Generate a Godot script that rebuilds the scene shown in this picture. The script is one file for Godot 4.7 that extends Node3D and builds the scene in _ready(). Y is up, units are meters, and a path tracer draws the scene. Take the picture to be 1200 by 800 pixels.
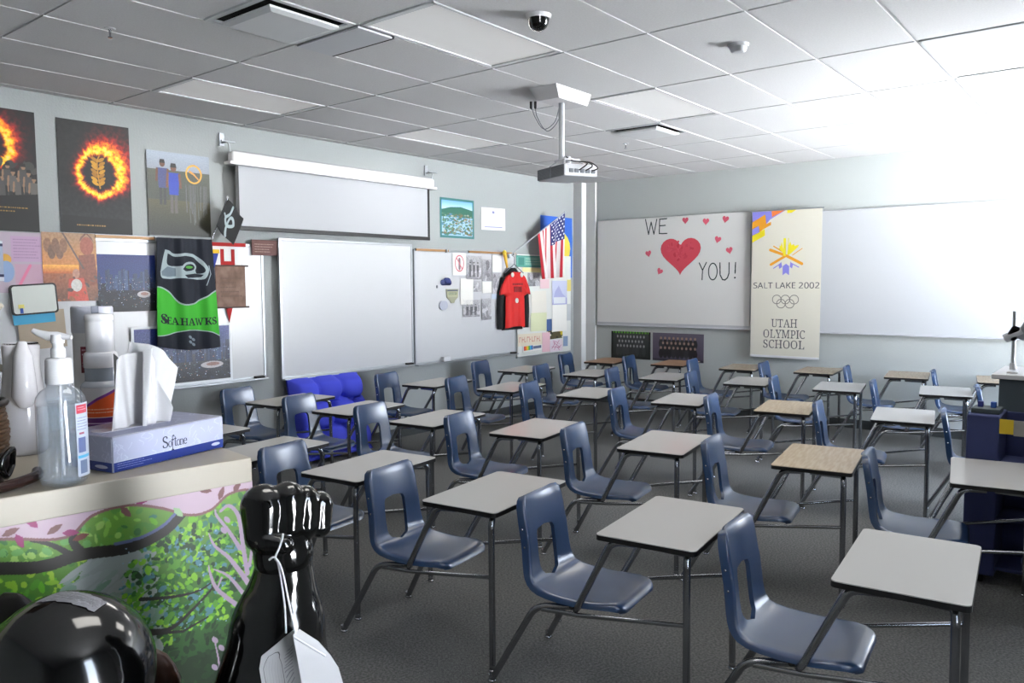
extends Node3D
# A classroom seen from the back corner: rows of chair desks, display wall on the left, bright far wall.
# world: x = 0 on the left wall, z = 0 on the far wall, y up, metres

const CEIL := 3.298
const LAMP_E := 3.0
const SKY_E := 5.6
const GROUND_E := 10.3
var taken := {}
var rng := RandomNumberGenerator.new()

func _ready() -> void:
	# ---- camera, sky, exposure ----
	var cam := Camera3D.new()
	cam.name = "camera"
	cam.fov = 46.848
	cam.near = 0.05
	cam.far = 100.0
	cam.position = Vector3(6.7774, 1.8, 10.1101)
	cam.rotation = Vector3(-0.07355, 0.67604, -0.0056)
	add_child(cam)
	var we := WorldEnvironment.new()
	we.name = "world"
	var env := Environment.new()
	var sky := Sky.new()
	var sm := ProceduralSkyMaterial.new()
	sm.sky_top_color = Color(0.80, 0.86, 0.94)
	sm.sky_horizon_color = Color(0.97, 0.98, 1.0)
	sm.ground_horizon_color = Color(0.86, 0.87, 0.88)
	sm.ground_bottom_color = Color(0.80, 0.81, 0.82)
	sm.sky_energy_multiplier = SKY_E
	sm.ground_energy_multiplier = GROUND_E
	sky.sky_material = sm
	env.background_mode = Environment.BG_SKY
	env.sky = sky
	env.ambient_light_source = Environment.AMBIENT_SOURCE_SKY
	env.tonemap_mode = Environment.TONE_MAPPER_LINEAR
	env.tonemap_exposure = 0.46
	env.sdfgi_enabled = true
	env.ssao_enabled = true
	env.ssil_enabled = true
	we.environment = env
	add_child(we)
	rng.seed = 7
	make_materials()
	build_room()
	build_ceiling()
	build_desks()
	build_projector()
	build_left_wall()
	build_far_wall()
	build_cart()
	build_cabinet()
	build_statue()


# ================= helpers: naming =================
func numbered(called: String) -> String:
	var k: int = taken.get(called, 0)
	taken[called] = k + 1
	return called if k == 0 else "%s_%03d" % [called, k]

func thing(called: String, label: String, category: String, at := Vector3.ZERO, turn := 0.0, group := "") -> Node3D:
	var o := Node3D.new()
	o.name = numbered(called)
	add_child(o)
	o.position = at
	o.rotation.y = turn
	tag(o, label, category, group)
	return o

func tag(o: Node, label: String, category: String, group := "") -> void:
	o.set_meta("label", label)
	o.set_meta("category", category)
	if group != "":
		o.set_meta("group", group)

func obj(called: String, mesh: Mesh, mat: Material, parent: Node = null, at := Vector3.ZERO, rot := Vector3.ZERO) -> MeshInstance3D:
	var o := MeshInstance3D.new()
	o.mesh = mesh
	if mat:
		o.material_override = mat
	o.position = at
	o.rotation = rot
	if parent == null:
		o.name = numbered(called)
		add_child(o)
	else:
		o.name = called
		parent.add_child(o, true)
	return o

func struct(called: String, mesh: Mesh, mat: Material, at := Vector3.ZERO) -> MeshInstance3D:
	var o := obj(called, mesh, mat, null, at)
	o.set_meta("kind", "structure")
	o.set_meta("label", called.replace("_", " ") + " of the classroom")
	return o

# ================= helpers: meshes =================
class MB:
	var v := PackedVector3Array()
	var g := PackedInt32Array()
	var t := PackedVector2Array()
	var given := {}
	func tri(a: Vector3, b: Vector3, c: Vector3, gr := 0, ta := Vector2.ZERO, tb := Vector2.ZERO, tc := Vector2.ZERO) -> void:
		v.append(a); v.append(b); v.append(c)
		g.append(gr); g.append(gr); g.append(gr)
		t.append(ta); t.append(tb); t.append(tc)
	func quad(a: Vector3, b: Vector3, c: Vector3, d: Vector3, gr := -1, ta := Vector2.ZERO, tb := Vector2.ZERO, tc := Vector2.ZERO, td := Vector2.ZERO) -> void:
		tri(a, b, c, gr, ta, tb, tc)
		tri(a, c, d, gr, ta, tc, td)
	# rows of points -> smooth sheet
	func grid(rows: Array, gr := 0, closed := false, uvs := true) -> void:
		var nr := rows.size()
		for i in nr - 1:
			var p: PackedVector3Array = rows[i]
			var q: PackedVector3Array = rows[i + 1]
			var nc := p.size()
			for j in (nc if closed else nc - 1):
				var k := (j + 1) % nc
				var u0 := float(j) / (nc - 1) if not closed else float(j) / nc
				var u1 := float(j + 1) / (nc - 1) if not closed else float(j + 1) / nc
				var v0 := float(i) / (nr - 1)
				var v1 := float(i + 1) / (nr - 1)
				quad(p[j], p[k], q[k], q[j], gr, Vector2(u0, v0), Vector2(u1, v0), Vector2(u1, v1), Vector2(u0, v1))
	func fan(ring: PackedVector3Array, gr := -1, flip := false) -> void:
		var c := Vector3.ZERO
		for p in ring:
			c += p
		c /= ring.size()
		for i in ring.size():
			var a := ring[i]
			var b := ring[(i + 1) % ring.size()]
			if flip:
				tri(c, b, a, gr)
			else:
				tri(c, a, b, gr)
	func tube(path: PackedVector3Array, radii, sides := 10, gr := 0) -> void:
		var n := path.size()
		var rows := []
		var up := Vector3.UP
		var t0 := (path[1] - path[0]).normalized()
		if absf(t0.dot(up)) > 0.9:
			up = Vector3.RIGHT
		var side := t0.cross(up).normalized()
		for i in n:
			var d: Vector3
			if i == 0:
				d = path[1] - path[0]
			elif i == n - 1:
				d = path[n - 1] - path[n - 2]
			else:
				d = (path[i + 1] - path[i]).normalized() + (path[i] - path[i - 1]).normalized()
			d = d.normalized()
			side = (side - d * side.dot(d)).normalized()
			var bi := d.cross(side)
			var r: float = radii[i] if radii is Array or radii is PackedFloat32Array else radii
			var ring := PackedVector3Array()
			for k in sides:
				var a := TAU * k / sides
				ring.append(path[i] + side * cos(a) * r + bi * sin(a) * r)
			rows.append(ring)
		grid(rows, gr, true)
		fan(rows[0], -1, true)
		fan(rows[n - 1], -1, false)
	# profile: (radius, height) pairs from bottom to top
	func lathe(profile: PackedVector2Array, sides := 24, sx := 1.0, sz := 1.0, at := Vector3.ZERO, gr := 0) -> void:
		var rows := []
		for p in profile:
			var ring := PackedVector3Array()
			for k in sides:
				var a := TAU * k / sides
				ring.append(at + Vector3(cos(a) * p.x * sx, p.y, sin(a) * p.x * sz))
			rows.append(ring)
		grid(rows, gr, true)
		fan(rows[0], -1, true)
		fan(rows[rows.size() - 1], -1, false)
	func box(c: Vector3, s: Vector3, bevel := 0.0, basis := Basis.IDENTITY, gr := 0) -> void:
		var h := s * 0.5
		var b := minf(bevel, minf(h.x, minf(h.y, h.z)) * 0.98)
		var faces := [[Vector3.RIGHT, Vector3.UP, Vector3.BACK], [Vector3.LEFT, Vector3.UP, Vector3.FORWARD], [Vector3.UP, Vector3.BACK, Vector3.RIGHT], [Vector3.DOWN, Vector3.FORWARD, Vector3.RIGHT], [Vector3.BACK, Vector3.UP, Vector3.LEFT], [Vector3.FORWARD, Vector3.UP, Vector3.RIGHT]]
		for f in faces:
			var n: Vector3 = f[0]
			var a: Vector3 = f[1]
			var d: Vector3 = n.cross(a)
			var hn := absf((h * n).x + (h * n).y + (h * n).z)
			var ha := absf((h * a).x + (h * a).y + (h * a).z)
			var hd := absf((h * d).x + (h * d).y + (h * d).z)
			if b <= 0.0:
				var q := []
				for s2 in [[-1, -1], [1, -1], [1, 1], [-1, 1]]:
					q.append(c + basis * (n * hn + a * ha * s2[0] + d * hd * s2[1]))
				quad(q[3], q[2], q[1], q[0], -1, Vector2(0, 1), Vector2(0, 0), Vector2(1, 0), Vector2(1, 1))
				continue
			var rows := []
			var nrows := []
			for i in [-ha, -ha + b, ha - b, ha]:
				var row := PackedVector3Array()
				var nrow := PackedVector3Array()
				for j in [-hd, -hd + b, hd - b, hd]:
					var p: Vector3 = n * hn + a * i + d * j
					var lim := h - Vector3(b, b, b)
					var inner := p.clamp(-lim, lim)
					var dd := (p - inner).normalized()
					row.append(c + basis * (inner + dd * b))
					nrow.append(basis * dd)
				rows.append(row)
				nrows.append(nrow)
			for i in 3:
				for j in 3:
					var at := v.size()
					quad(rows[i][j], rows[i][j + 1], rows[i + 1][j + 1], rows[i + 1][j], gr)
					for q in [[0, i, j], [1, i, j + 1], [2, i + 1, j + 1], [3, i, j], [4, i + 1, j + 1], [5, i + 1, j]]:
						given[at + q[0]] = nrows[q[1]][q[2]]
	# flat outline (x, y) extruded along z, centred on z = 0
	func extrude(outline: PackedVector2Array, depth: float, basis := Basis.IDENTITY, at := Vector3.ZERO) -> void:
		var idx := Geometry2D.triangulate_polygon(outline)
		var z := depth * 0.5
		for i in range(0, idx.size(), 3):
			var a := outline[idx[i]]
			var b := outline[idx[i + 1]]
			var c := outline[idx[i + 2]]
			if (b - a).cross(c - a) > 0:
				var s := b
				b = c
				c = s
			tri(at + basis * Vector3(a.x, a.y, z), at + basis * Vector3(b.x, b.y, z), at + basis * Vector3(c.x, c.y, z), -1)
			tri(at + basis * Vector3(c.x, c.y, -z), at + basis * Vector3(b.x, b.y, -z), at + basis * Vector3(a.x, a.y, -z), -1)
		var n := outline.size()
		var cw := Geometry2D.is_polygon_clockwise(outline)
		for i in n:
			var a := outline[i]
			var b := outline[(i + 1) % n]
			if cw:
				var s := a
				a = b
				b = s
			quad(at + basis * Vector3(a.x, a.y, z), at + basis * Vector3(b.x, b.y, z), at + basis * Vector3(b.x, b.y, -z), at + basis * Vector3(a.x, a.y, -z), -1)
	# star-shaped outline puffed like a cushion, flat back at z = 0
	func puff(outline: PackedVector2Array, high: float, rings := 6, gr := 0) -> void:
		var c := Vector2.ZERO
		for p in outline:
			c += p
		c /= outline.size()
		var rows := []
		for k in rings + 1:
			var s := 1.0 - float(k) / rings
			var row := PackedVector3Array()
			for p in outline:
				var q := c + (p - c) * s
				row.append(Vector3(q.x, q.y, high * sqrt(maxf(0.0, 1.0 - pow(s, 3.0)))))
			rows.append(row)
		grid(rows, gr, true)
		var base := PackedVector3Array()
		for p in outline:
			base.append(Vector3(p.x, p.y, 0))
		fan(base, -1, true)
	func mesh(onto: ArrayMesh = null) -> ArrayMesh:
		var mid := Vector3.ZERO
		for p in v:
			mid += p
		mid /= maxi(1, v.size())
		var vol := 0.0
		for i in range(0, v.size(), 3):
			vol += (v[i] - mid).dot((v[i + 1] - mid).cross(v[i + 2] - mid))
		var flip := vol > 0.0
		# smooth normals: summed over the faces that share a place and a group
		var sums := {}
		var keys := []
		keys.resize(v.size())
		var fn := PackedVector3Array()
		fn.resize(v.size() / 3)
		for i in range(0, v.size(), 3):
			var c := (v[i + 2] - v[i]).cross(v[i + 1] - v[i])
			if flip:
				c = -c
			fn[i / 3] = c
			if g[i] < 0 or c.length_squared() < 1e-18:
				continue
			for k in 3:
				var key := Vector4i(roundi(v[i + k].x * 2e5), roundi(v[i + k].y * 2e5), roundi(v[i + k].z * 2e5), g[i])
				keys[i + k] = key
				sums[key] = sums.get(key, Vector3.ZERO) + c
		var st := SurfaceTool.new()
		st.begin(Mesh.PRIMITIVE_TRIANGLES)
		for i in range(0, v.size(), 3):
			if fn[i / 3].length_squared() < 1e-18:
				continue
			for k in [0, 2, 1] if flip else [0, 1, 2]:
				var n: int = i + k
				var nn: Vector3 = fn[i / 3]
				if given.has(n):
					nn = given[n]
				elif g[n] >= 0:
					nn = sums[keys[n]]
				st.set_normal(nn.normalized())
				st.set_uv(t[n])
				st.add_vertex(v[n])
		st.index()
		return st.commit(onto) if onto else st.commit()

func box_mesh(s: Vector3, bevel := 0.0) -> ArrayMesh:
	var m := MB.new()
	m.box(Vector3.ZERO, s, bevel)
	return m.mesh()

func tube_mesh(path, r, sides := 10) -> ArrayMesh:
	var m := MB.new()
	m.tube(PackedVector3Array(path), r, sides)
	return m.mesh()

func lathe_mesh(profile, sides := 24, sx := 1.0, sz := 1.0) -> ArrayMesh:
	var m := MB.new()
	m.lathe(PackedVector2Array(profile), sides, sx, sz)
	return m.mesh()

func split_mesh(src: ArrayMesh, pick: Callable) -> Array:
	var a: Array = src.surface_get_arrays(0)
	var vs: PackedVector3Array = a[Mesh.ARRAY_VERTEX]
	var idx: PackedInt32Array = a[Mesh.ARRAY_INDEX]
	var parts := [PackedInt32Array(), PackedInt32Array()]
	for i in range(0, idx.size(), 3):
		var c := (vs[idx[i]] + vs[idx[i + 1]] + vs[idx[i + 2]]) / 3.0
		var w := 0 if pick.call(c) else 1
		for k in 3:
			parts[w].append(idx[i + k])
	var ns: PackedVector3Array = a[Mesh.ARRAY_NORMAL]
	var ts: PackedVector2Array = a[Mesh.ARRAY_TEX_UV]
	var out := []
	for w in 2:
		var st := SurfaceTool.new()
		st.begin(Mesh.PRIMITIVE_TRIANGLES)
		for i in parts[w]:
			st.set_normal(ns[i])
			st.set_uv(ts[i])
			st.add_vertex(vs[i])
		st.index()
		out.append(st.commit())
	return out

# round the corners of a path
func bend(pts: Array, r: float, n := 5) -> PackedVector3Array:
	var out := PackedVector3Array([pts[0]])
	for i in range(1, pts.size() - 1):
		var p: Vector3 = pts[i]
		var a: Vector3 = (pts[i - 1] - p)
		var b: Vector3 = (pts[i + 1] - p)
		var d := minf(r, minf(a.length(), b.length()) * 0.45)
		var s := p + a.normalized() * d
		var e := p + b.normalized() * d
		for k in n + 1:
			var t := float(k) / n
			out.append(s.lerp(p, t).lerp(p.lerp(e, t), t))
	out.append(pts[pts.size() - 1])
	return out

func catmull(pts: Array, per := 6) -> PackedVector3Array:
	var out := PackedVector3Array()
	for i in pts.size() - 1:
		var p0: Vector3 = pts[maxi(0, i - 1)]
		var p1: Vector3 = pts[i]
		var p2: Vector3 = pts[i + 1]
		var p3: Vector3 = pts[mini(pts.size() - 1, i + 2)]
		for k in per:
			out.append(p1.cubic_interpolate(p2, p0, p3, float(k) / per))
	out.append(pts[pts.size() - 1])
	return out

func round_rect(w: float, h: float, r: float, n := 4) -> PackedVector2Array:
	var out := PackedVector2Array()
	var cs := [Vector2(w / 2 - r, h / 2 - r), Vector2(-w / 2 + r, h / 2 - r), Vector2(-w / 2 + r, -h / 2 + r), Vector2(w / 2 - r, -h / 2 + r)]
	for q in 4:
		for k in n + 1:
			var a := PI / 2 * (q + float(k) / n)
			out.append(cs[q] + Vector2(cos(a), sin(a)) * r)
	return out

func v2(nums: Array) -> PackedVector2Array:
	var out := PackedVector2Array()
	for i in range(0, nums.size(), 2):
		out.append(Vector2(nums[i], nums[i + 1]))
	return out

# ================= helpers: printed pictures =================
class Pic:
	var im: Image
	var w: int
	var h: int
	func _init(width: int, height: int, c: Color) -> void:
		w = width
		h = height
		im = Image.create(w, h, false, Image.FORMAT_RGB8)
		im.fill(c)
	func rect(x: float, y: float, rw: float, rh: float, c: Color) -> void:
		im.fill_rect(Rect2i(int(x), int(y), maxi(1, int(rw)), maxi(1, int(rh))), c)
	func poly(p: PackedVector2Array, c: Color) -> void:
		var y0 := h
		var y1 := 0
		for q in p:
			y0 = mini(y0, int(floor(q.y)))
			y1 = maxi(y1, int(ceil(q.y)))
		for y in range(maxi(0, y0), mini(h, y1 + 1)):
			var fy := y + 0.5
			var xs := []
			for i in p.size():
				var a := p[i]
				var b := p[(i + 1) % p.size()]
				if (a.y <= fy) != (b.y <= fy):
					xs.append(a.x + (fy - a.y) / (b.y - a.y) * (b.x - a.x))
			xs.sort()
			for k in range(0, xs.size() - 1, 2):
				var xa := maxi(0, int(round(xs[k])))
				var xb := mini(w, int(round(xs[k + 1])))
				if xb > xa:
					im.fill_rect(Rect2i(xa, y, xb - xa, 1), c)
	func ell(x: float, y: float, rx: float, ry: float, c: Color, turn := 0.0, n := 18) -> void:
		var p := PackedVector2Array()
		for k in n:
			var a := TAU * k / n
			p.append(Vector2(x, y) + Vector2(cos(a) * rx, sin(a) * ry).rotated(turn))
		poly(p, c)
	func line(p: PackedVector2Array, width: float, c: Color, end_width := -1.0) -> void:
		var n := p.size()
		for i in n - 1:
			var w0 := width if end_width < 0 else lerpf(width, end_width, float(i) / (n - 1))
			var w1 := width if end_width < 0 else lerpf(width, end_width, float(i + 1) / (n - 1))
			var d := (p[i + 1] - p[i]).normalized().orthogonal() * 0.5
			poly(PackedVector2Array([p[i] + d * w0, p[i + 1] + d * w1, p[i + 1] - d * w1, p[i] - d * w0]), c)
			if w0 > 2.0:
				ell(p[i].x, p[i].y, w0 / 2, w0 / 2, c, 0, 10)
		if width > 2.0:
			var e := width if end_width < 0 else end_width
			ell(p[n - 1].x, p[n - 1].y, e / 2, e / 2, c, 0, 10)
	func ring(x: float, y: float, rx: float, ry: float, width: float, c: Color, n := 28) -> void:
		var p := PackedVector2Array()
		for k in n + 1:
			var a := TAU * k / n
			p.append(Vector2(x + cos(a) * rx, y + sin(a) * ry))
		line(p, width, c)
	func smooth(p: PackedVector2Array, per := 6) -> PackedVector2Array:
		var out := PackedVector2Array()
		for i in p.size() - 1:
			for k in per:
				out.append(p[i].cubic_interpolate(p[i + 1], p[maxi(0, i - 1)], p[mini(p.size() - 1, i + 2)], float(k) / per))
		out.append(p[p.size() - 1])
		return out
	# letters drawn from a TextMesh, fitted into a rectangle
	func text(s: String, x: float, y: float, tw: float, th: float, c: Color, font := "Droid Sans", weight := 400, turn := 0.0) -> void:
		var tm := TextMesh.new()
		var f := SystemFont.new()
		f.font_names = PackedStringArray([font])
		f.font_weight = weight
		tm.font = f
		tm.font_size = 48
		tm.pixel_size = 0.01
		tm.depth = 0.0
		tm.curve_step = 0.6
		tm.text = s
		var a := tm.get_mesh_arrays()
		var vs: PackedVector3Array = a[Mesh.ARRAY_VERTEX]
		var ix: PackedInt32Array = a[Mesh.ARRAY_INDEX]
		if vs.is_empty():
			return
		var lo := Vector2(1e9, 1e9)
		var hi := Vector2(-1e9, -1e9)
		for p in vs:
			lo = lo.min(Vector2(p.x, p.y))
			hi = hi.max(Vector2(p.x, p.y))
		var k := Vector2(tw, th) / (hi - lo)
		var q := PackedVector2Array()
		for p in vs:
			q.append(Vector2(x, y) + Vector2((p.x - lo.x) * k.x, (hi.y - p.y) * k.y).rotated(turn))
		for i in range(0, ix.size(), 3):
			poly(PackedVector2Array([q[ix[i]], q[ix[i + 1]], q[ix[i + 2]]]), c)
	func lines_of_print(x: float, y: float, tw: float, rows: int, gap: float, c: Color, r: RandomNumberGenerator) -> void:
		for i in rows:
			var xx := x
			var stop := x + tw * r.randf_range(0.7, 1.0)
			while xx < stop:
				var l := r.randf_range(2.0, 7.0)
				rect(xx, y + i * gap, l, maxf(1.0, gap * 0.35), c)
				xx += l + 1.5
	func grain(noise: FastNoiseLite, amount: float) -> void:
		for y in h:
			for x in w:
				var n := noise.get_noise_2d(x, y) * amount
				var c := im.get_pixel(x, y)
				im.set_pixel(x, y, Color(clampf(c.r + n, 0, 1), clampf(c.g + n, 0, 1), clampf(c.b + n, 0, 1)))
	func vgrad(y0: int, y1: int, a: Color, b: Color) -> void:
		for y in range(y0, y1):
			rect(0, y, w, 1, a.lerp(b, float(y - y0) / maxf(1, y1 - y0 - 1)))
	func tex() -> ImageTexture:
		return ImageTexture.create_from_image(im)
	func mat(rough := 0.6) -> StandardMaterial3D:
		var m := StandardMaterial3D.new()
		m.albedo_texture = tex()
		m.roughness = rough
		m.texture_repeat = false
		return m

func noise(freq: float, sd := 1, oct := 3) -> FastNoiseLite:
	var n := FastNoiseLite.new()
	n.seed = sd
	n.frequency = freq
	n.fractal_octaves = oct
	return n

func ntex(size: int, freq: float, sd: int, a: Color, b: Color, normal := false, oct := 4) -> NoiseTexture2D:
	var t := NoiseTexture2D.new()
	t.width = size
	t.height = size
	t.seamless = true
	t.noise = noise(freq, sd, oct)
	if normal:
		t.as_normal_map = true
		t.bump_strength = 4.0
	else:
		var gr := Gradient.new()
		gr.set_color(0, a)
		gr.set_color(1, b)
		t.color_ramp = gr
	return t

func flat(c: Color, rough := 0.6, metal := 0.0) -> StandardMaterial3D:
	var m := StandardMaterial3D.new()
	m.albedo_color = c
	m.roughness = rough
	m.metallic = metal
	return m

# ================= materials =================
var M := {}
func make_materials() -> void:
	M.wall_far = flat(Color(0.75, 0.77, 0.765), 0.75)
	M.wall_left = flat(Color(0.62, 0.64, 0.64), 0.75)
	for k in ["wall_far", "wall_left"]:
		M[k].normal_enabled = true
		M[k].normal_texture = ntex(256, 0.05, 3, Color.BLACK, Color.WHITE, true)
		M[k].normal_scale = 0.15
		M[k].uv1_triplanar = true
		M[k].uv1_world_triplanar = true
		M[k].uv1_scale = Vector3(3, 3, 3)
	M.wall_white = flat(Color(0.86, 0.87, 0.87), 0.7)
	M.board = flat(Color(0.79, 0.80, 0.815), 0.25)
	M.board_frame = flat(Color(0.72, 0.74, 0.76), 0.4, 0.7)
	M.tile = flat(Color.WHITE, 0.95)
	M.tile.albedo_texture = ntex(256, 0.12, 9, Color(0.83, 0.83, 0.835), Color(0.87, 0.87, 0.875))
	M.tile.uv1_triplanar = true
	M.tile.uv1_world_triplanar = true
	M.tile.uv1_scale = Vector3(2, 2, 2)
	M.tee = flat(Color(0.87, 0.87, 0.88), 0.5)
	M.lens = flat(Color(0.95, 0.955, 0.96), 0.35)
	M.lens.emission_enabled = true
	M.lens.emission = Color(1.0, 0.99, 0.97)
	M.lens.emission_energy_multiplier = 0.35
	M.white_metal = flat(Color(0.88, 0.89, 0.90), 0.4)
	M.duct = flat(Color(0.045, 0.05, 0.055), 0.8)
	M.carpet = flat(Color.WHITE, 1.0)
	M.carpet.albedo_texture = ntex(512, 0.09, 21, Color(0.34, 0.345, 0.34), Color(0.545, 0.545, 0.54))
	M.carpet.normal_enabled = true
	M.carpet.normal_texture = ntex(512, 0.2, 22, Color.BLACK, Color.WHITE, true)
	M.carpet.normal_scale = 1.2
	M.carpet.uv1_triplanar = true
	M.carpet.uv1_world_triplanar = true
	M.carpet.uv1_scale = Vector3(1.3, 1.3, 1.3)
	M.carpet.specular_mode = BaseMaterial3D.SPECULAR_DISABLED
	M.base = flat(Color(0.22, 0.235, 0.24), 0.5)
	M.shell = flat(Color(0.125, 0.235, 0.385), 0.27)
	M.shell.metallic_specular = 0.75
	M.shell.clearcoat_enabled = true
	M.shell.clearcoat = 0.35
	M.shell.clearcoat_roughness = 0.3
	M.shell.uv1_triplanar = true
	M.shell.uv1_scale = Vector3(4, 4, 4)
	M.chrome = flat(Color(0.62, 0.63, 0.65), 0.22, 1.0)
	M.top_grey = flat(Color(0.83, 0.825, 0.815), 0.17)
	M.top_tan = flat(Color.WHITE, 0.18)
	M.top_tan.albedo_texture = ntex(256, 0.02, 41, Color(0.74, 0.66, 0.56), Color(0.82, 0.75, 0.65))
	M.top_tan.uv1_triplanar = true
	M.top_tan.uv1_scale = Vector3(8, 1, 1.2)
	M.top_brown = flat(Color(0.70, 0.55, 0.42), 0.32)
	M.band = flat(Color(0.05, 0.05, 0.055), 0.4)
	M.glide = flat(Color(0.75, 0.76, 0.78), 0.15, 1.0)
	M.black = flat(Color(0.03, 0.03, 0.035), 0.5)
	M.gloss_black = flat(Color(0.012, 0.013, 0.015), 0.13)
	M.gloss_black.clearcoat_enabled = true
	M.gloss_black.clearcoat = 0.6
	M.gloss_black.clearcoat_roughness = 0.05
	M.paper = flat(Color(0.90, 0.90, 0.88), 0.8)
	M.wood = flat(Color(0.66, 0.50, 0.33), 0.5)
	M.white_plastic = flat(Color(0.92, 0.92, 0.93), 0.25)
	M.grey_plastic = flat(Color(0.42, 0.44, 0.47), 0.4)
	M.light_plastic = flat(Color(0.80, 0.81, 0.83), 0.4)

# ================= room =================
func build_room() -> void:
	var fl := struct("floor", box_mesh(Vector3(8.6, 0.2, 12.1)), M.carpet, Vector3(4.05, -0.1, 5.7))
	fl.set_meta("label", "dark grey carpet floor of the classroom")
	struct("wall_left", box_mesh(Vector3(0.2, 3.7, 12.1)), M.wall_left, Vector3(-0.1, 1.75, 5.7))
	struct("wall_far", box_mesh(Vector3(8.2, 3.7, 0.2)), M.wall_far, Vector3(4.1, 1.75, -0.1))
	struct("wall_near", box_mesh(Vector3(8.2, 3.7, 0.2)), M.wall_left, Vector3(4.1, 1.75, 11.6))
	# square corner post between the two walls
	struct("wall_corner", box_mesh(Vector3(0.146, CEIL, 0.16), 0.004), M.wall_white, Vector3(0.073, CEIL / 2, 0.08))
	struct("trim_1", box_mesh(Vector3(0.165, CEIL, 0.04), 0.003), M.wall_white, Vector3(0.2285, CEIL / 2, 0.02)).set_meta("label", "white pier at the left end of the far wall")
	# window wall on the right: sill, head and ends around one long window band
	var z0 := [0.35, 9.05]
	var z1 := [3.3, 9.6]
	var m := MB.new()
	m.box(Vector3(8.3, 0.40, 5.7), Vector3(0.25, 0.8, 12.1))
	m.box(Vector3(8.3, 3.35, 5.7), Vector3(0.25, 0.5, 12.1))
	m.box(Vector3(8.3, 1.95, 0.025), Vector3(0.25, 2.3, 0.65))
	m.box(Vector3(8.3, 1.95, 6.175), Vector3(0.25, 2.3, 5.75))
	m.box(Vector3(8.3, 1.95, 10.65), Vector3(0.25, 2.3, 2.1))
	struct("wall_right", m.mesh(), M.wall_left)
	var glass := flat(Color(0.9, 0.95, 1.0, 0.06), 0.02)
	glass.transparency = BaseMaterial3D.TRANSPARENCY_ALPHA
	for i in 2:
		var w := Node3D.new()
		w.name = "window_%d" % (i + 1)
		add_child(w)
		w.set_meta("kind", "structure")
		w.set_meta("label", ["wide window in the right wall beside the far desks", "narrow window in the right wall beside the camera end"][i])
		w.position = Vector3(8.28, 1.95, (z0[i] + z1[i]) / 2)
		var l: float = z1[i] - z0[i]
		var n := 3 if i == 0 else 1
		var fm := MB.new()
		fm.box(Vector3(0, 1.12, 0), Vector3(0.07, 0.06, l))
		fm.box(Vector3(0, -1.12, 0), Vector3(0.07, 0.06, l))
		for k in n + 1:
			fm.box(Vector3(0, 0, -l / 2 + l * k / n), Vector3(0.07, 2.3, 0.05))
		obj("window_frame", fm.mesh(), M.board_frame, w)
		for k in n:
			obj("pane", box_mesh(Vector3(0.006, 2.3, l / n - 0.05)), glass, w, Vector3(0, 0, -l / 2 + l * (k + 0.5) / n))
	struct("baseboard_left", box_mesh(Vector3(0.012, 0.11, 11.3), 0.003), M.base, Vector3(0.006, 0.055, 5.8))
	struct("baseboard_far", box_mesh(Vector3(7.8, 0.11, 0.012), 0.003), M.base, Vector3(4.2, 0.055, 0.006))

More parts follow.
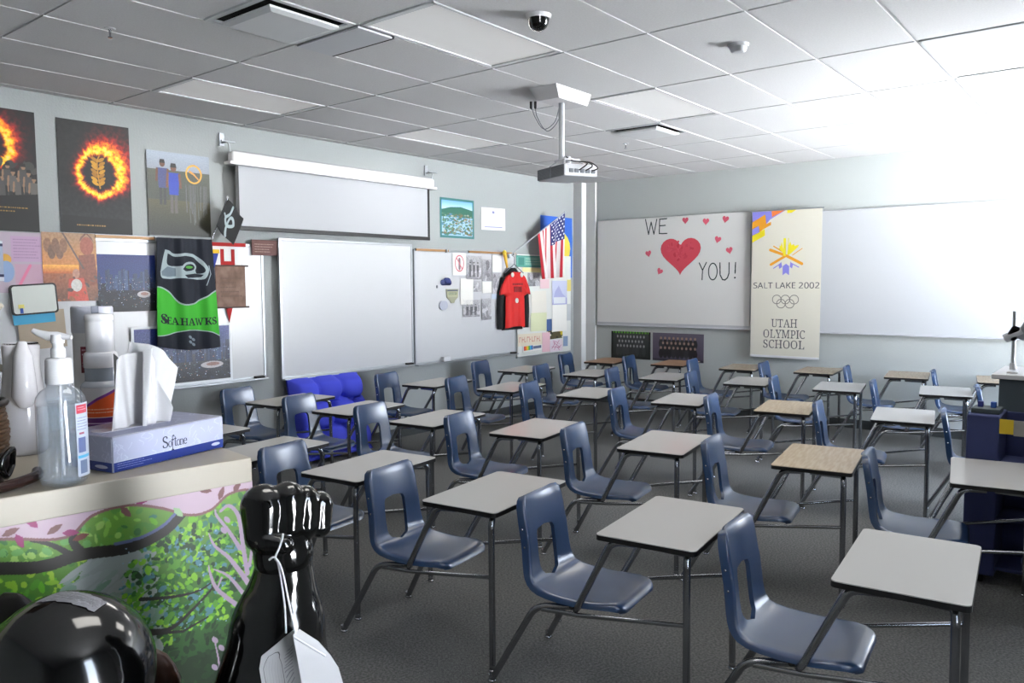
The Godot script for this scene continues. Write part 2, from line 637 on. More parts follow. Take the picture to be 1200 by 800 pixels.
func build_ceiling() -> void:
	var ce := struct("ceiling", box_mesh(Vector3(8.6, 0.1, 12.1)), M.tile, Vector3(4.05, CEIL + 0.16, 5.7))
	ce.set_meta("label", "suspended ceiling of pale grey acoustic tiles")
	var off := ce.position
	var xs := []
	for k in range(0, 14):
		xs.append(0.109 + 0.6096 * k)
	var zs := []
	for k in range(-1, 10):
		zs.append(0.917 + 1.219 * (k - 0))
	var open := {}
	for c in [[1, 2], [5, 2], [9, 2], [1, 4], [5, 4], [9, 4], [9, 6]]:
		open[Vector2i(c[0], c[1])] = true
	var full := box_mesh(Vector3(0.6096 - 0.018, 0.02, 1.219 - 0.018), 0.003)
	var half := box_mesh(Vector3(0.6096 - 0.018, 0.02, 0.6096 - 0.018), 0.003)
	for i in range(-1, 14):
		var xa: float = 0.0 if i < 0 else xs[i]
		var xb: float = xs[i + 1] if i + 1 < 14 else 8.2
		if xb - xa < 0.06 or xa > 8.1:
			continue
		xb = minf(xb, 8.18)
		for j in range(-1, 10):
			var za: float = 0.0 if j < 0 else zs[j]
			if j == 0:
				za = 0.0
			var zb: float = zs[j + 1] if j + 1 < 11 else 11.5
			if j < 0 or za > 11.4:
				continue
			zb = minf(zb, 11.48)
			# open cells hold light fittings or vents
			var li := int(round((xa - 0.109) / 0.6096))
			var key := Vector2i(li, int(round((za - 0.917) / 1.219)))
			if open.has(key) and xb - xa > 0.5:
				continue
			if absf(xa - 2.548) < 0.02 and absf(za - 2.136) < 0.02:
				obj("ceiling_tile", half, M.tile, ce, Vector3((xa + xb) / 2, CEIL + 0.01, za + 0.305) - off)
				continue
			if absf(xa - 2.548) < 0.02 and absf(za - 7.013) < 0.02:
				obj("ceiling_tile", half, M.tile, ce, Vector3((xa + xb) / 2, CEIL + 0.01, za + 0.914) - off)
				continue
			if absf(xa - 2.548) < 0.02 and absf(za - 5.794) < 0.02:
				zb = 6.715
			var w := xb - xa - 0.018
			var l := zb - za - 0.018
			var me := full if absf(w - 0.5916) < 0.003 and absf(l - 1.201) < 0.003 else box_mesh(Vector3(w, 0.02, l), 0.003)
			obj("ceiling_tile", me, M.tile, ce, Vector3((xa + xb) / 2, CEIL + 0.01, (za + zb) / 2) - off)
	for x in xs:
		if x < 8.15:
			obj("tee_bar", box_mesh(Vector3(0.024, 0.03, 11.5)), M.tee, ce, Vector3(x, CEIL + 0.021, 5.75) - off)
	for z in zs:
		if z > 0 and z < 11.45:
			obj("tee_bar", box_mesh(Vector3(8.2, 0.03, 0.024)), M.tee, ce, Vector3(4.1, CEIL + 0.022, z) - off)
	# light fittings (dimmed low by daylight)
	var names := {Vector2i(1, 2): "leftmost of the ceiling light panels, above the far whiteboard end", Vector2i(5, 2): "ceiling light panel beyond the projector, beside the far air vent", Vector2i(9, 2): "ceiling light panel at the right edge, brightest and largest", Vector2i(1, 4): "dim ceiling light panel above the posters on the left wall", Vector2i(5, 4): "long ceiling light panel left of the black dome camera", Vector2i(9, 4): "ceiling light panel above the nearest desks, partly out of frame", Vector2i(9, 6): "ceiling light panel above the cabinet end, out of frame"}
	for key in [Vector2i(1, 2), Vector2i(5, 2), Vector2i(9, 2), Vector2i(1, 4), Vector2i(5, 4), Vector2i(9, 4), Vector2i(9, 6)]:
		var t := thing("ceiling_light", names[key], "ceiling light", Vector3(0.109 + 0.6096 * (key.x + 0.5), CEIL, 0.917 + 1.219 * (key.y + 0.5)), 0.0, "recessed ceiling light panels")
		var fm := MB.new()
		for s in [-1, 1]:
			fm.box(Vector3(0.285 * s, 0.012, 0), Vector3(0.025, 0.03, 1.19), 0.003)
			fm.box(Vector3(0, 0.012, 0.575 * s), Vector3(0.59, 0.03, 0.04), 0.003)
		obj("frame", fm.mesh(), M.white_metal, t)
		obj("lens_panel", box_mesh(Vector3(0.55, 0.012, 1.11)), M.lens, t, Vector3(0, 0.012, 0))
		var al := AreaLight3D.new()
		al.name = "lamp"
		al.area_size = Vector2(0.55, 1.11)
		al.light_energy = LAMP_E
		al.light_color = Color(1.0, 0.985, 0.96)
		al.area_range = 14.0
		al.shadow_enabled = true
		t.add_child(al)
		al.position = Vector3(0, -0.004, 0)
		al.rotation.x = -PI / 2
	# square air diffusers
	for a in [[Vector3(2.853, CEIL, 3.05), "white square air vent in the ceiling beyond the projector"], [Vector3(2.853, CEIL, 7.318), "white square air vent in the ceiling nearest the camera"]]:
		var t := thing("air_vent", a[1], "air vent", a[0], 0.0, "square ceiling air vents")
		var fm := MB.new()
		for s in [-1, 1]:
			fm.box(Vector3(0.285 * s, 0.004, 0), Vector3(0.035, 0.016, 0.6), 0.003)
			fm.box(Vector3(0, 0.004, 0.285 * s), Vector3(0.54, 0.016, 0.035), 0.003)
		obj("frame", fm.mesh(), M.white_metal, t)
		var dk := MB.new()
		dk.box(Vector3(0, 0.095, 0), Vector3(0.56, 0.01, 0.56))
		for s in [-1, 1]:
			dk.box(Vector3(0.278 * s, 0.05, 0), Vector3(0.006, 0.09, 0.56))
			dk.box(Vector3(0, 0.05, 0.278 * s), Vector3(0.56, 0.09, 0.006))
		obj("duct", dk.mesh(), M.duct, t)
		# dished face plate hanging in the opening
		var pm := MB.new()
		var rows := []
		for q in [[0.235, 0.012], [0.20, 0.0], [0.0, 0.0]]:
			rows.append(PackedVector3Array([Vector3(-q[0], q[1], -q[0]), Vector3(q[0], q[1], -q[0]), Vector3(q[0], q[1], q[0]), Vector3(-q[0], q[1], q[0])]))
		pm.grid(rows, -1, true)
		pm.box(Vector3(0, 0.02, 0), Vector3(0.46, 0.012, 0.46))
		obj("face_plate", pm.mesh(), M.white_metal, t, Vector3(0, -0.035, 0))
	# return air slot panel beside the near vent
	var ra := thing("air_vent", "plain grey return air panel beside the near square vent", "air vent", Vector3(2.853, CEIL - 0.004, 6.86), 0.0)
	obj("panel", box_mesh(Vector3(0.58, 0.014, 0.27), 0.003), M.light_plastic, ra)
	obj("slot", box_mesh(Vector3(0.58, 0.02, 0.014)), M.duct, ra, Vector3(0, 0.004, -0.142))
	# dome camera
	var dc := thing("dome_camera", "small black security dome camera on the ceiling", "camera", Vector3(4.06, CEIL, 6.47))
	obj("mount_ring", lathe_mesh([Vector2(0.068, -0.022), Vector2(0.072, -0.01), Vector2(0.075, 0.0)], 28), M.white_plastic, dc)
	obj("dome", lathe_mesh([Vector2(0.01, -0.086), Vector2(0.03, -0.08), Vector2(0.046, -0.068), Vector2(0.056, -0.05), Vector2(0.062, -0.02)], 28), M.gloss_black, dc)
	# smoke detector
	var sd := thing("smoke_detector", "round grey smoke detector on the ceiling right of the dome camera", "smoke detector", Vector3(4.71, CEIL, 5.23))
	obj("base", lathe_mesh([Vector2(0.062, -0.02), Vector2(0.066, 0.0)], 28), M.light_plastic, sd)
	obj("sensor_cap", lathe_mesh([Vector2(0.03, -0.05), Vector2(0.046, -0.045), Vector2(0.055, -0.02)], 28), M.light_plastic, sd)
	for a in [[Vector3(2.0, CEIL, 7.89), "small sprinkler head in the ceiling at upper left"], [Vector3(2.34, CEIL, 2.60), "small sprinkler head hanging beyond the far air vent"]]:
		var t := thing("sprinkler_head", a[1], "sprinkler", a[0], 0.0, "ceiling sprinkler heads")
		obj("escutcheon", lathe_mesh([Vector2(0.028, -0.006), Vector2(0.032, 0.0)], 20), M.light_plastic, t)
		obj("nozzle", lathe_mesh([Vector2(0.012, -0.055), Vector2(0.013, -0.05), Vector2(0.005, -0.045), Vector2(0.007, -0.02), Vector2(0.009, -0.005)], 14), M.chrome, t)

# ================= desks =================
# profile of the moulded seat shell: x forward, y up, half width, for a desk whose centre is the origin
const SHELL := [[-0.628, 0.845, 0.118], [-0.626, 0.841, 0.150], [-0.622, 0.825, 0.172], [-0.616, 0.79, 0.184], [-0.607, 0.74, 0.187], [-0.597, 0.682, 0.187], [-0.5965, 0.675, 0.187], [-0.595, 0.668, 0.187], [-0.592, 0.65, 0.187], [-0.586, 0.60, 0.188], [-0.580, 0.55, 0.192], [-0.574, 0.512, 0.198], [-0.568, 0.492, 0.203], [-0.558, 0.475, 0.207], [-0.545, 0.462, 0.211], [-0.515, 0.449, 0.216], [-0.465, 0.441, 0.22], [-0.40, 0.437, 0.222], [-0.33, 0.436, 0.222], [-0.27, 0.440, 0.219], [-0.21, 0.446, 0.212], [-0.165, 0.447, 0.198], [-0.14, 0.44, 0.185], [-0.127, 0.428, 0.172], [-0.122, 0.412, 0.160]]

func shell_meshes() -> Array:
	var m := MB.new()
	var n := SHELL.size()
	var wide := [0.0, 0.0, 0.0, 0.0, 0.0, 0.0, 0.062, 0.074, 0.081, 0.083, 0.083, 0.081, 0.076, 0.062, 0.0]
	var cols := [1.0, 0.985, 0.95, 0.88, 0.74, 0.58, 0.36, 0.18, 0.0]
	for side in [-1.0, 1.0]:
		var front := []
		var back := []
		for i in n:
			var e: Array = SHELL[i]
			var a: Array = SHELL[maxi(0, i - 1)]
			var b: Array = SHELL[mini(n - 1, i + 1)]
			var tan := Vector3(b[0] - a[0], b[1] - a[1], 0).normalized()
			var nrm := Vector3(-tan.y, tan.x, 0)          # towards the sitter
			var up: float = clampf((float(i) - 10.0) / 6.0, 0.0, 1.0)
			var hw: float = e[2]
			var sw: float = wide[i] if i < wide.size() else 0.0
			var fr := PackedVector3Array()
			var bk := PackedVector3Array()
			for c in cols:
				var z: float = sw + (hw - sw) * c
				var s := z / hw
				var dish := lerpf(0.026, 0.016, up) * (s * s - 0.4)
				if i > 19:
					dish *= 1.0 - float(i - 19) / 6.0
				var curl := 0.0
				if c > 0.9:
					var deepest := lerpf(-0.044, -0.03, up)
					curl = -0.004 if c < 0.96 else (-0.014 if c < 0.99 else deepest)
				if i < 3:
					curl = minf(curl, [-0.030, -0.012, -0.003][i])
				var p := Vector3(e[0], e[1], z * side) + nrm * (dish + curl)
				fr.append(p)
				var inset := 0.0 if c < 0.99 else -0.006
				bk.append(p - nrm * (0.009 if c < 0.99 else 0.001) + Vector3(0, 0, inset * side))
			if side < 0:
				fr.reverse()
				bk.reverse()
			front.append(fr)
			back.append(bk)
		var backr := []
		for r in back:
			var q: PackedVector3Array = r.duplicate()
			q.reverse()
			backr.append(q)
		m.grid(front, 1)
		m.grid(backr, 2)
		# outer edge, top edge, front lip and the inner lip of the slot
		var nc := cols.size()
		var outer: int = 0 if side > 0 else nc - 1
		var inner: int = nc - 1 if side > 0 else 0
		for i in n - 1:
			m.quad(front[i][outer], back[i][outer], back[i + 1][outer], front[i + 1][outer], 3)
		for k in nc - 1:
			m.quad(front[0][k + 1], front[0][k], back[0][k], back[0][k + 1], 4)
			m.quad(front[n - 1][k], front[n - 1][k + 1], back[n - 1][k + 1], back[n - 1][k], 5)
		for i in range(5, 14):
			var f0: Vector3 = front[i][inner]
			var f1: Vector3 = front[i + 1][inner]
			var deep := Vector3(-0.018, -0.004, 0)
			m.quad(f0, f1, f1 + deep, f0 + deep, 6)
	var whole := m.mesh()
	return split_mesh(whole, func(c: Vector3) -> bool: return c.x < -0.54 or c.y > 0.48)

var desk0: Dictionary
func make_desk(label: String, mats: String, group: String) -> Node3D:
	if desk0.is_empty():
		var sh := shell_meshes()
		desk0.backrest = sh[0]
		desk0.seat = sh[1]
		var tm := MB.new()
		tm.extrude(round_rect(0.428, 0.692, 0.022, 5), 0.004)
		desk0.top = tm.mesh()
		var em := MB.new()
		em.extrude(round_rect(0.432, 0.696, 0.024, 5), 0.02)
		desk0.band = em.mesh()
		desk0.front_near = tube_mesh(bend([Vector3(-0.02, 0.727, 0.27), Vector3(0.155, 0.727, 0.29), Vector3(0.16, 0.69, 0.312), Vector3(0.165, 0.012, 0.318)], 0.05), 0.0150, 14)
		desk0.front_far = tube_mesh(bend([Vector3(-0.02, 0.727, -0.27), Vector3(0.155, 0.727, -0.29), Vector3(0.16, 0.69, -0.312), Vector3(0.165, 0.012, -0.318)], 0.05), 0.0150, 14)
		desk0.rear_near = tube_mesh(bend([Vector3(-0.36, 0.395, 0.27), Vector3(-0.52, 0.385, 0.33), Vector3(-0.73, 0.012, 0.362)], 0.05), 0.0150, 14)
		desk0.rear_far = tube_mesh(bend([Vector3(-0.36, 0.395, -0.07), Vector3(-0.52, 0.385, -0.13), Vector3(-0.73, 0.012, -0.162)], 0.05), 0.0150, 14)
		desk0.rail_near = tube_mesh([Vector3(-0.49, 0.375, 0.325), Vector3(-0.3, 0.39, 0.328), Vector3(0.152, 0.445, 0.316)], 0.0095, 10)
		desk0.rail_far = tube_mesh([Vector3(-0.49, 0.375, -0.125), Vector3(-0.3, 0.39, -0.15), Vector3(0.152, 0.445, -0.316)], 0.0095, 10)
		desk0.arm_near = tube_mesh(bend([Vector3(-0.36, 0.402, 0.25), Vector3(-0.325, 0.40, 0.328), Vector3(-0.17, 0.725, 0.30), Vector3(-0.06, 0.727, 0.28)], 0.04), 0.0150, 14)
		desk0.arm_far = tube_mesh(bend([Vector3(-0.36, 0.402, -0.05), Vector3(-0.325, 0.40, -0.155), Vector3(-0.17, 0.725, -0.26), Vector3(-0.06, 0.727, -0.26)], 0.04), 0.0150, 14)
		desk0.glide = lathe_mesh([Vector2(0.017, 0.0), Vector2(0.02, 0.004), Vector2(0.018, 0.01), Vector2(0.008, 0.016), Vector2(0.015, 0.02), Vector2(0.0168, 0.034)], 14)
		desk0.rivet = lathe_mesh([Vector2(0.0052, 0.0), Vector2(0.004, 0.002), Vector2(0.001, 0.003)], 8)
		var cross := MB.new()
		cross.box(Vector3(-0.31, 0.414, 0.1), Vector3(0.22, 0.012, 0.16), 0.003)
		cross.tube(PackedVector3Array([Vector3(-0.36, 0.402, -0.1), Vector3(-0.36, 0.402, 0.3)]), 0.01, 8)
		desk0.bracket = cross.mesh()
	var t := thing("chair_desk", label, "school desk", Vector3.ZERO, 0.0, group)
	var sl := Vector3(0, 0, 0.1)
	var br := obj("backrest", desk0.backrest, M.shell, t, sl)
	obj("seat", desk0.seat, M.shell, t, sl)
	for y in [[-0.600, 0.70], [-0.588, 0.62]]:
		obj("rivet", desk0.rivet, M.glide, br, Vector3(y[0] - 0.012, y[1], 0.1885), Vector3(PI / 2, 0, 0))
	var dt := obj("desktop", desk0.top, M[mats], t, Vector3(-0.010, 0.7595, 0), Vector3(-PI / 2, 0, 0))
	obj("edge_band", desk0.band, M.band, dt, Vector3(0, 0, -0.0115))
	for a in [["front_near", Vector3(0.165, 0, 0.318)], ["front_far", Vector3(0.165, 0, -0.318)], ["rear_near", Vector3(-0.73, 0, 0.362)], ["rear_far", Vector3(-0.73, 0, -0.162)]]:
		var l := obj("leg", desk0[a[0]], M.chrome, t)
		obj("foot_glide", desk0.glide, M.glide, l, a[1])
	obj("side_rail", desk0.rail_near, M.chrome, t)
	obj("side_rail", desk0.rail_far, M.chrome, t)
	obj("support_arm", desk0.arm_near, M.chrome, t)
	obj("support_arm", desk0.arm_far, M.chrome, t)
	obj("seat_bracket", desk0.bracket, M.black, t)
	return t

func build_desks() -> void:
	# rows from the nearest to the far wall: x, z of the desk centre, turn, top
	var rows := [
		[[6.15, 6.96, 0.10, "g"], [5.22, 7.03, 0.12, "g"], [4.28, 7.11, 0.12, "g"], [3.34, 7.12, 0.12, "g"], [2.46, 7.22, 0.12, "g"], [1.58, 7.24, 0.12, "g"]],
		[[6.20, 5.20, 0.16, "g"], [5.32, 5.36, 0.16, "t"], [4.38, 5.50, 0.17, "g"], [3.41, 5.60, 0.16, "g"], [2.53, 5.72, 0.12, "g"], [1.64, 5.76, 0.12, "g"], [0.77, 5.82, 0.12, "g"]],
		[[6.24, 3.30, 0.18, "g"], [5.36, 3.45, 0.18, "g"], [4.50, 3.58, 0.18, "t"], [3.62, 3.68, 0.18, "g"], [2.71, 3.82, 0.18, "g"], [1.83, 3.93, 0.15, "g"], [0.97, 4.12, 0.14, "g"]],
		[[6.22, 1.60, 0.18, "g"], [5.35, 1.75, 0.18, "g"], [4.46, 2.00, 0.18, "g"], [3.58, 2.08, 0.18, "g"], [2.67, 2.22, 0.18, "g"], [1.81, 2.42, 0.16, "g"], [0.94, 2.53, 0.14, "g"]],
		[[5.64, 0.46, 0.16, "t"], [4.76, 0.53, 0.16, "t"], [3.83, 0.64, 0.1, "t"], [2.97, 0.79, 0.14, "t"], [2.07, 0.83, 0.12, "b"], [1.20, 1.05, 0.12, "b"]]]
	var nth := ["first", "second", "third", "fourth", "fifth", "sixth", "seventh"]
	var row_name := ["the nearest row", "the second row", "the middle row", "the fourth row", "the row along the far wall"]
	var tops := {"g": "top_grey", "t": "top_tan", "b": "top_brown"}
	var words := {"g": "pale grey", "t": "tan", "b": "brown"}
	for r in rows.size():
		for k in rows[r].size():
			var d: Array = rows[r][k]
			var label := "navy chair desk with %s top, %s from right in %s" % [words[d[3]], nth[k], row_name[r]]
			var t := make_desk(label, tops[d[3]], "student chair desks in rows")
			t.position = Vector3(d[0], 0, d[1])
			t.rotation.y = d[2]

# ================= projector =================
func build_projector() -> void:
	var t := thing("projector", "white ceiling projector on a pole with a grey front grille", "projector", Vector3(3.135, 0, 4.93))
	var m := MB.new()
	var rows := []
	for q in [[0.0, 0.13, 0.255, -0.225], [-0.088, 0.10, 0.175, -0.215]]:
		rows.append(PackedVector3Array([Vector3(-q[1], CEIL + q[0], q[3]), Vector3(q[1], CEIL + q[0], q[3]), Vector3(q[1], CEIL + q[0], q[2]), Vector3(-q[1], CEIL + q[0], q[2])]))
	m.grid(rows, -1, true)
	m.fan(rows[0], -1, true)
	m.fan(rows[1], -1, false)
	obj("ceiling_box", m.mesh(), M.white_plastic, t)
	obj("pole", tube_mesh([Vector3(0, CEIL - 0.085, 0), Vector3(0, 2.76, 0)], 0.024, 16), M.board_frame, t)
	var pa := Vector3(0.03, 2.665, -0.03)
	var pr := Vector3(0, -0.42, 0)
	var bm := MB.new()
	bm.box(Vector3(0, 0.10, 0), Vector3(0.16, 0.014, 0.14), 0.003)
	bm.tube(PackedVector3Array([Vector3(0, 0.06, 0), Vector3(0, 0.13, 0)]), 0.034, 14)
	for s in [[-1, -1], [1, -1], [-1, 1], [1, 1]]:
		bm.tube(PackedVector3Array([Vector3(0.05 * s[0], 0.105, 0.05 * s[1]), Vector3(0.13 * s[0], 0.05, 0.10 * s[1])]), 0.007, 8)
	obj("spider_bracket", bm.mesh(), M.light_plastic, t, pa, pr)
	obj("body", box_mesh(Vector3(0.42, 0.095, 0.30), 0.012), M.light_plastic, t, pa, pr)
	# front grille faces +z
	var gm := MB.new()
	gm.box(Vector3(0, 0, 0.147), Vector3(0.41, 0.084, 0.012), 0.004)
	for k in 9:
		gm.box(Vector3(0, -0.036 + k * 0.009, 0.154), Vector3(0.40, 0.003, 0.006))
	gm.box(Vector3(0.005, 0, 0.154), Vector3(0.012, 0.086, 0.008))
	obj("grille", gm.mesh(), M.grey_plastic, t, pa, pr)
	var pm := MB.new()
	for k in 5:
		pm.box(Vector3(0.213, -0.006, -0.11 + k * 0.05), Vector3(0.008, 0.03, 0.034), 0.002)
	obj("socket_panel", pm.mesh(), M.grey_plastic, t, pa, pr)
	for k in 3:
		obj("cable", tube_mesh(catmull([Vector3(0.215, 0.0, -0.10 + k * 0.06), Vector3(0.275, 0.015 + 0.01 * k, -0.11 + k * 0.05), Vector3(0.24, 0.06, -0.06 + k * 0.02), Vector3(0.10, 0.085, 0.0), Vector3(0.02, 0.13, 0.02)]), 0.005, 6), M.black, t, pa, pr)
	# loose cables hanging from the ceiling beside it
	var c := thing("ceiling_cable", "two black cable plugs looping down from the ceiling beside the projector", "cable", Vector3(2.75, CEIL, 4.82))
	for k in 2:
		obj("wire", tube_mesh(catmull([Vector3(0.03 * k, -0.03, -0.02 * k), Vector3(0.03 + 0.02 * k, -0.13, -0.02), Vector3(0.09 + 0.03 * k, -0.225 - 0.02 * k, -0.06), Vector3(0.17 + 0.03 * k, -0.17, -0.10), Vector3(0.215 + 0.02 * k, -0.05, -0.10), Vector3(0.22 + 0.02 * k, 0.0, -0.10)]), 0.0035, 6), M.grey_plastic, c)
		obj("plug", tube_mesh([Vector3(0.03 * k, 0.0, -0.02 * k), Vector3(0.03 * k, -0.05, -0.02 * k), Vector3(0.03 * k + 0.003, -0.06, -0.02 * k)], PackedFloat32Array([0.011, 0.011, 0.006]), 8), M.black, c)

# ================= things on the walls =================
# a thin sheet: front printed, facing +z, centred on its middle
func sheet_mesh(w: float, h: float, t: float, wave := 0.0, seed_ := 0) -> ArrayMesh:
	var nx := 12 if wave > 0 else 1
	var ny := 12 if wave > 0 else 1
	var m := MB.new()
	var front := []
	var back := []
	for j in ny + 1:
		var fr := PackedVector3Array()
		var bk := PackedVector3Array()
		for i in nx + 1:
			var u := float(i) / nx
			var v := float(j) / ny
			var z := wave * (sin(u * 7.0 + seed_) * 0.4 + sin(v * 5.0 + seed_ * 2.0 + u * 2.0) * 0.6) * (0.3 + v * 0.7)
			fr.append(Vector3((u - 0.5) * w, (0.5 - v) * h, z + t))
			bk.append(Vector3((u - 0.5) * w, (0.5 - v) * h, z))
		front.append(fr)
		bk.reverse()
		back.append(bk)
	m.grid(front, 1)
	var mesh := m.mesh()
	var e := MB.new()
	e.grid(back, 1)
	var fl: PackedVector3Array = front[0]
	for j in ny:
		e.quad(front[j][0], front[j + 1][0], back[j + 1][nx], back[j][nx], -1)
		e.quad(front[j + 1][nx], front[j][nx], back[j][0], back[j + 1][0], -1)
	for i in nx:
		e.quad(front[0][i + 1], front[0][i], back[0][nx - i], back[0][nx - i - 1], -1)
		e.quad(front[ny][i], front[ny][i + 1], back[ny][nx - i - 1], back[ny][nx - i], -1)
	return e.mesh(mesh)

# a sheet on the left wall: z, y of its middle; gap off the wall; tilt in radians
func on_left(called: String, label: String, category: String, z: float, y: float, w: float, h: float, mat: Material, gap := 0.004, tilt := 0.0, wave := 0.0, group := "", t := 0.002, edge: Material = null) -> MeshInstance3D:
	var o := MeshInstance3D.new()
	o.name = numbered(called)
	add_child(o)
	o.mesh = sheet_mesh(w, h, t, wave, taken.size())
	o.set_surface_override_material(0, mat)
	o.set_surface_override_material(1, edge if edge else M.paper)
	o.position = Vector3(gap + wave, y, z)
	o.basis = Basis(Vector3.UP, PI / 2) * Basis(Vector3.BACK, tilt)
	tag(o, label, category, group)
	return o

func on_far(called: String, label: String, category: String, x: float, y: float, w: float, h: float, mat: Material, gap := 0.004, tilt := 0.0, wave := 0.0, group := "", t := 0.002) -> MeshInstance3D:
	var o := on_left(called, label, category, 0, y, w, h, mat, gap, tilt, wave, group, t)
	o.position = Vector3(x, y, gap + wave)
	o.basis = Basis(Vector3.BACK, tilt)
	return o

func fire(n: FastNoiseLite, p: Pic, cx: float, cy: float, r: float, width: float, streak: float) -> void:
	for y in p.h:
		for x in p.w:
			var d := Vector2(x - cx, (y - cy) * 0.92)
			var a := d.angle()
			var q := n.get_noise_2d(x * 1.0, y * 1.0) * 0.5 + 0.5
			var wob := n.get_noise_2d(cos(a) * 60.0 + 300.0, sin(a) * 60.0) * r * 0.16
			var l := d.length() - r - wob
			var out := width * (1.0 + (streak * maxf(0.0, cos(a + 0.7)) if l > 0 else 0.0))
			var e := exp(-pow(l / out, 2.0)) * (0.35 + 1.1 * q)
			var tail := exp(-pow(l / (out * 2.6), 2.0)) * q * 0.8 if l > 0 else 0.0
			var hot := clampf(e, 0, 1.3)
			var c := p.im.get_pixel(x, y)
			var fc := Color(minf(1, hot * 1.5 + tail * 0.75), clampf(hot * 1.25 - 0.25 + tail * 0.12, 0, 0.85), clampf(hot * 1.1 - 0.8, 0, 0.5))
			p.im.set_pixel(x, y, Color(maxf(c.r, fc.r), maxf(c.g, fc.g), maxf(c.b, fc.b)))

func figure(p: Pic, x: float, y: float, s: float, shirt: Color, skin: Color, legs: Color, hair: Color) -> void:
	p.rect(x - s * 0.16, y + s * 1.15, s * 0.14, s * 0.9, legs)
	p.rect(x + s * 0.03, y + s * 1.15, s * 0.14, s * 0.9, legs)
	p.poly(v2([x - s * 0.26, y + s * 0.3, x + s * 0.26, y + s * 0.3, x + s * 0.2, y + s * 1.25, x - s * 0.2, y + s * 1.25]), shirt)
	p.line(v2([x - s * 0.26, y + s * 0.36, x - s * 0.3, y + s * 0.9]), s * 0.11, skin)
	p.line(v2([x + s * 0.26, y + s * 0.36, x + s * 0.3, y + s * 0.9]), s * 0.11, skin)
	p.ell(x, y + s * 0.08, s * 0.13, s * 0.17, skin)
	p.poly(v2([x - s * 0.14, y + s * 0.06, x - s * 0.1, y - s * 0.12, x + s * 0.1, y - s * 0.12, x + s * 0.14, y + s * 0.06]), hair)

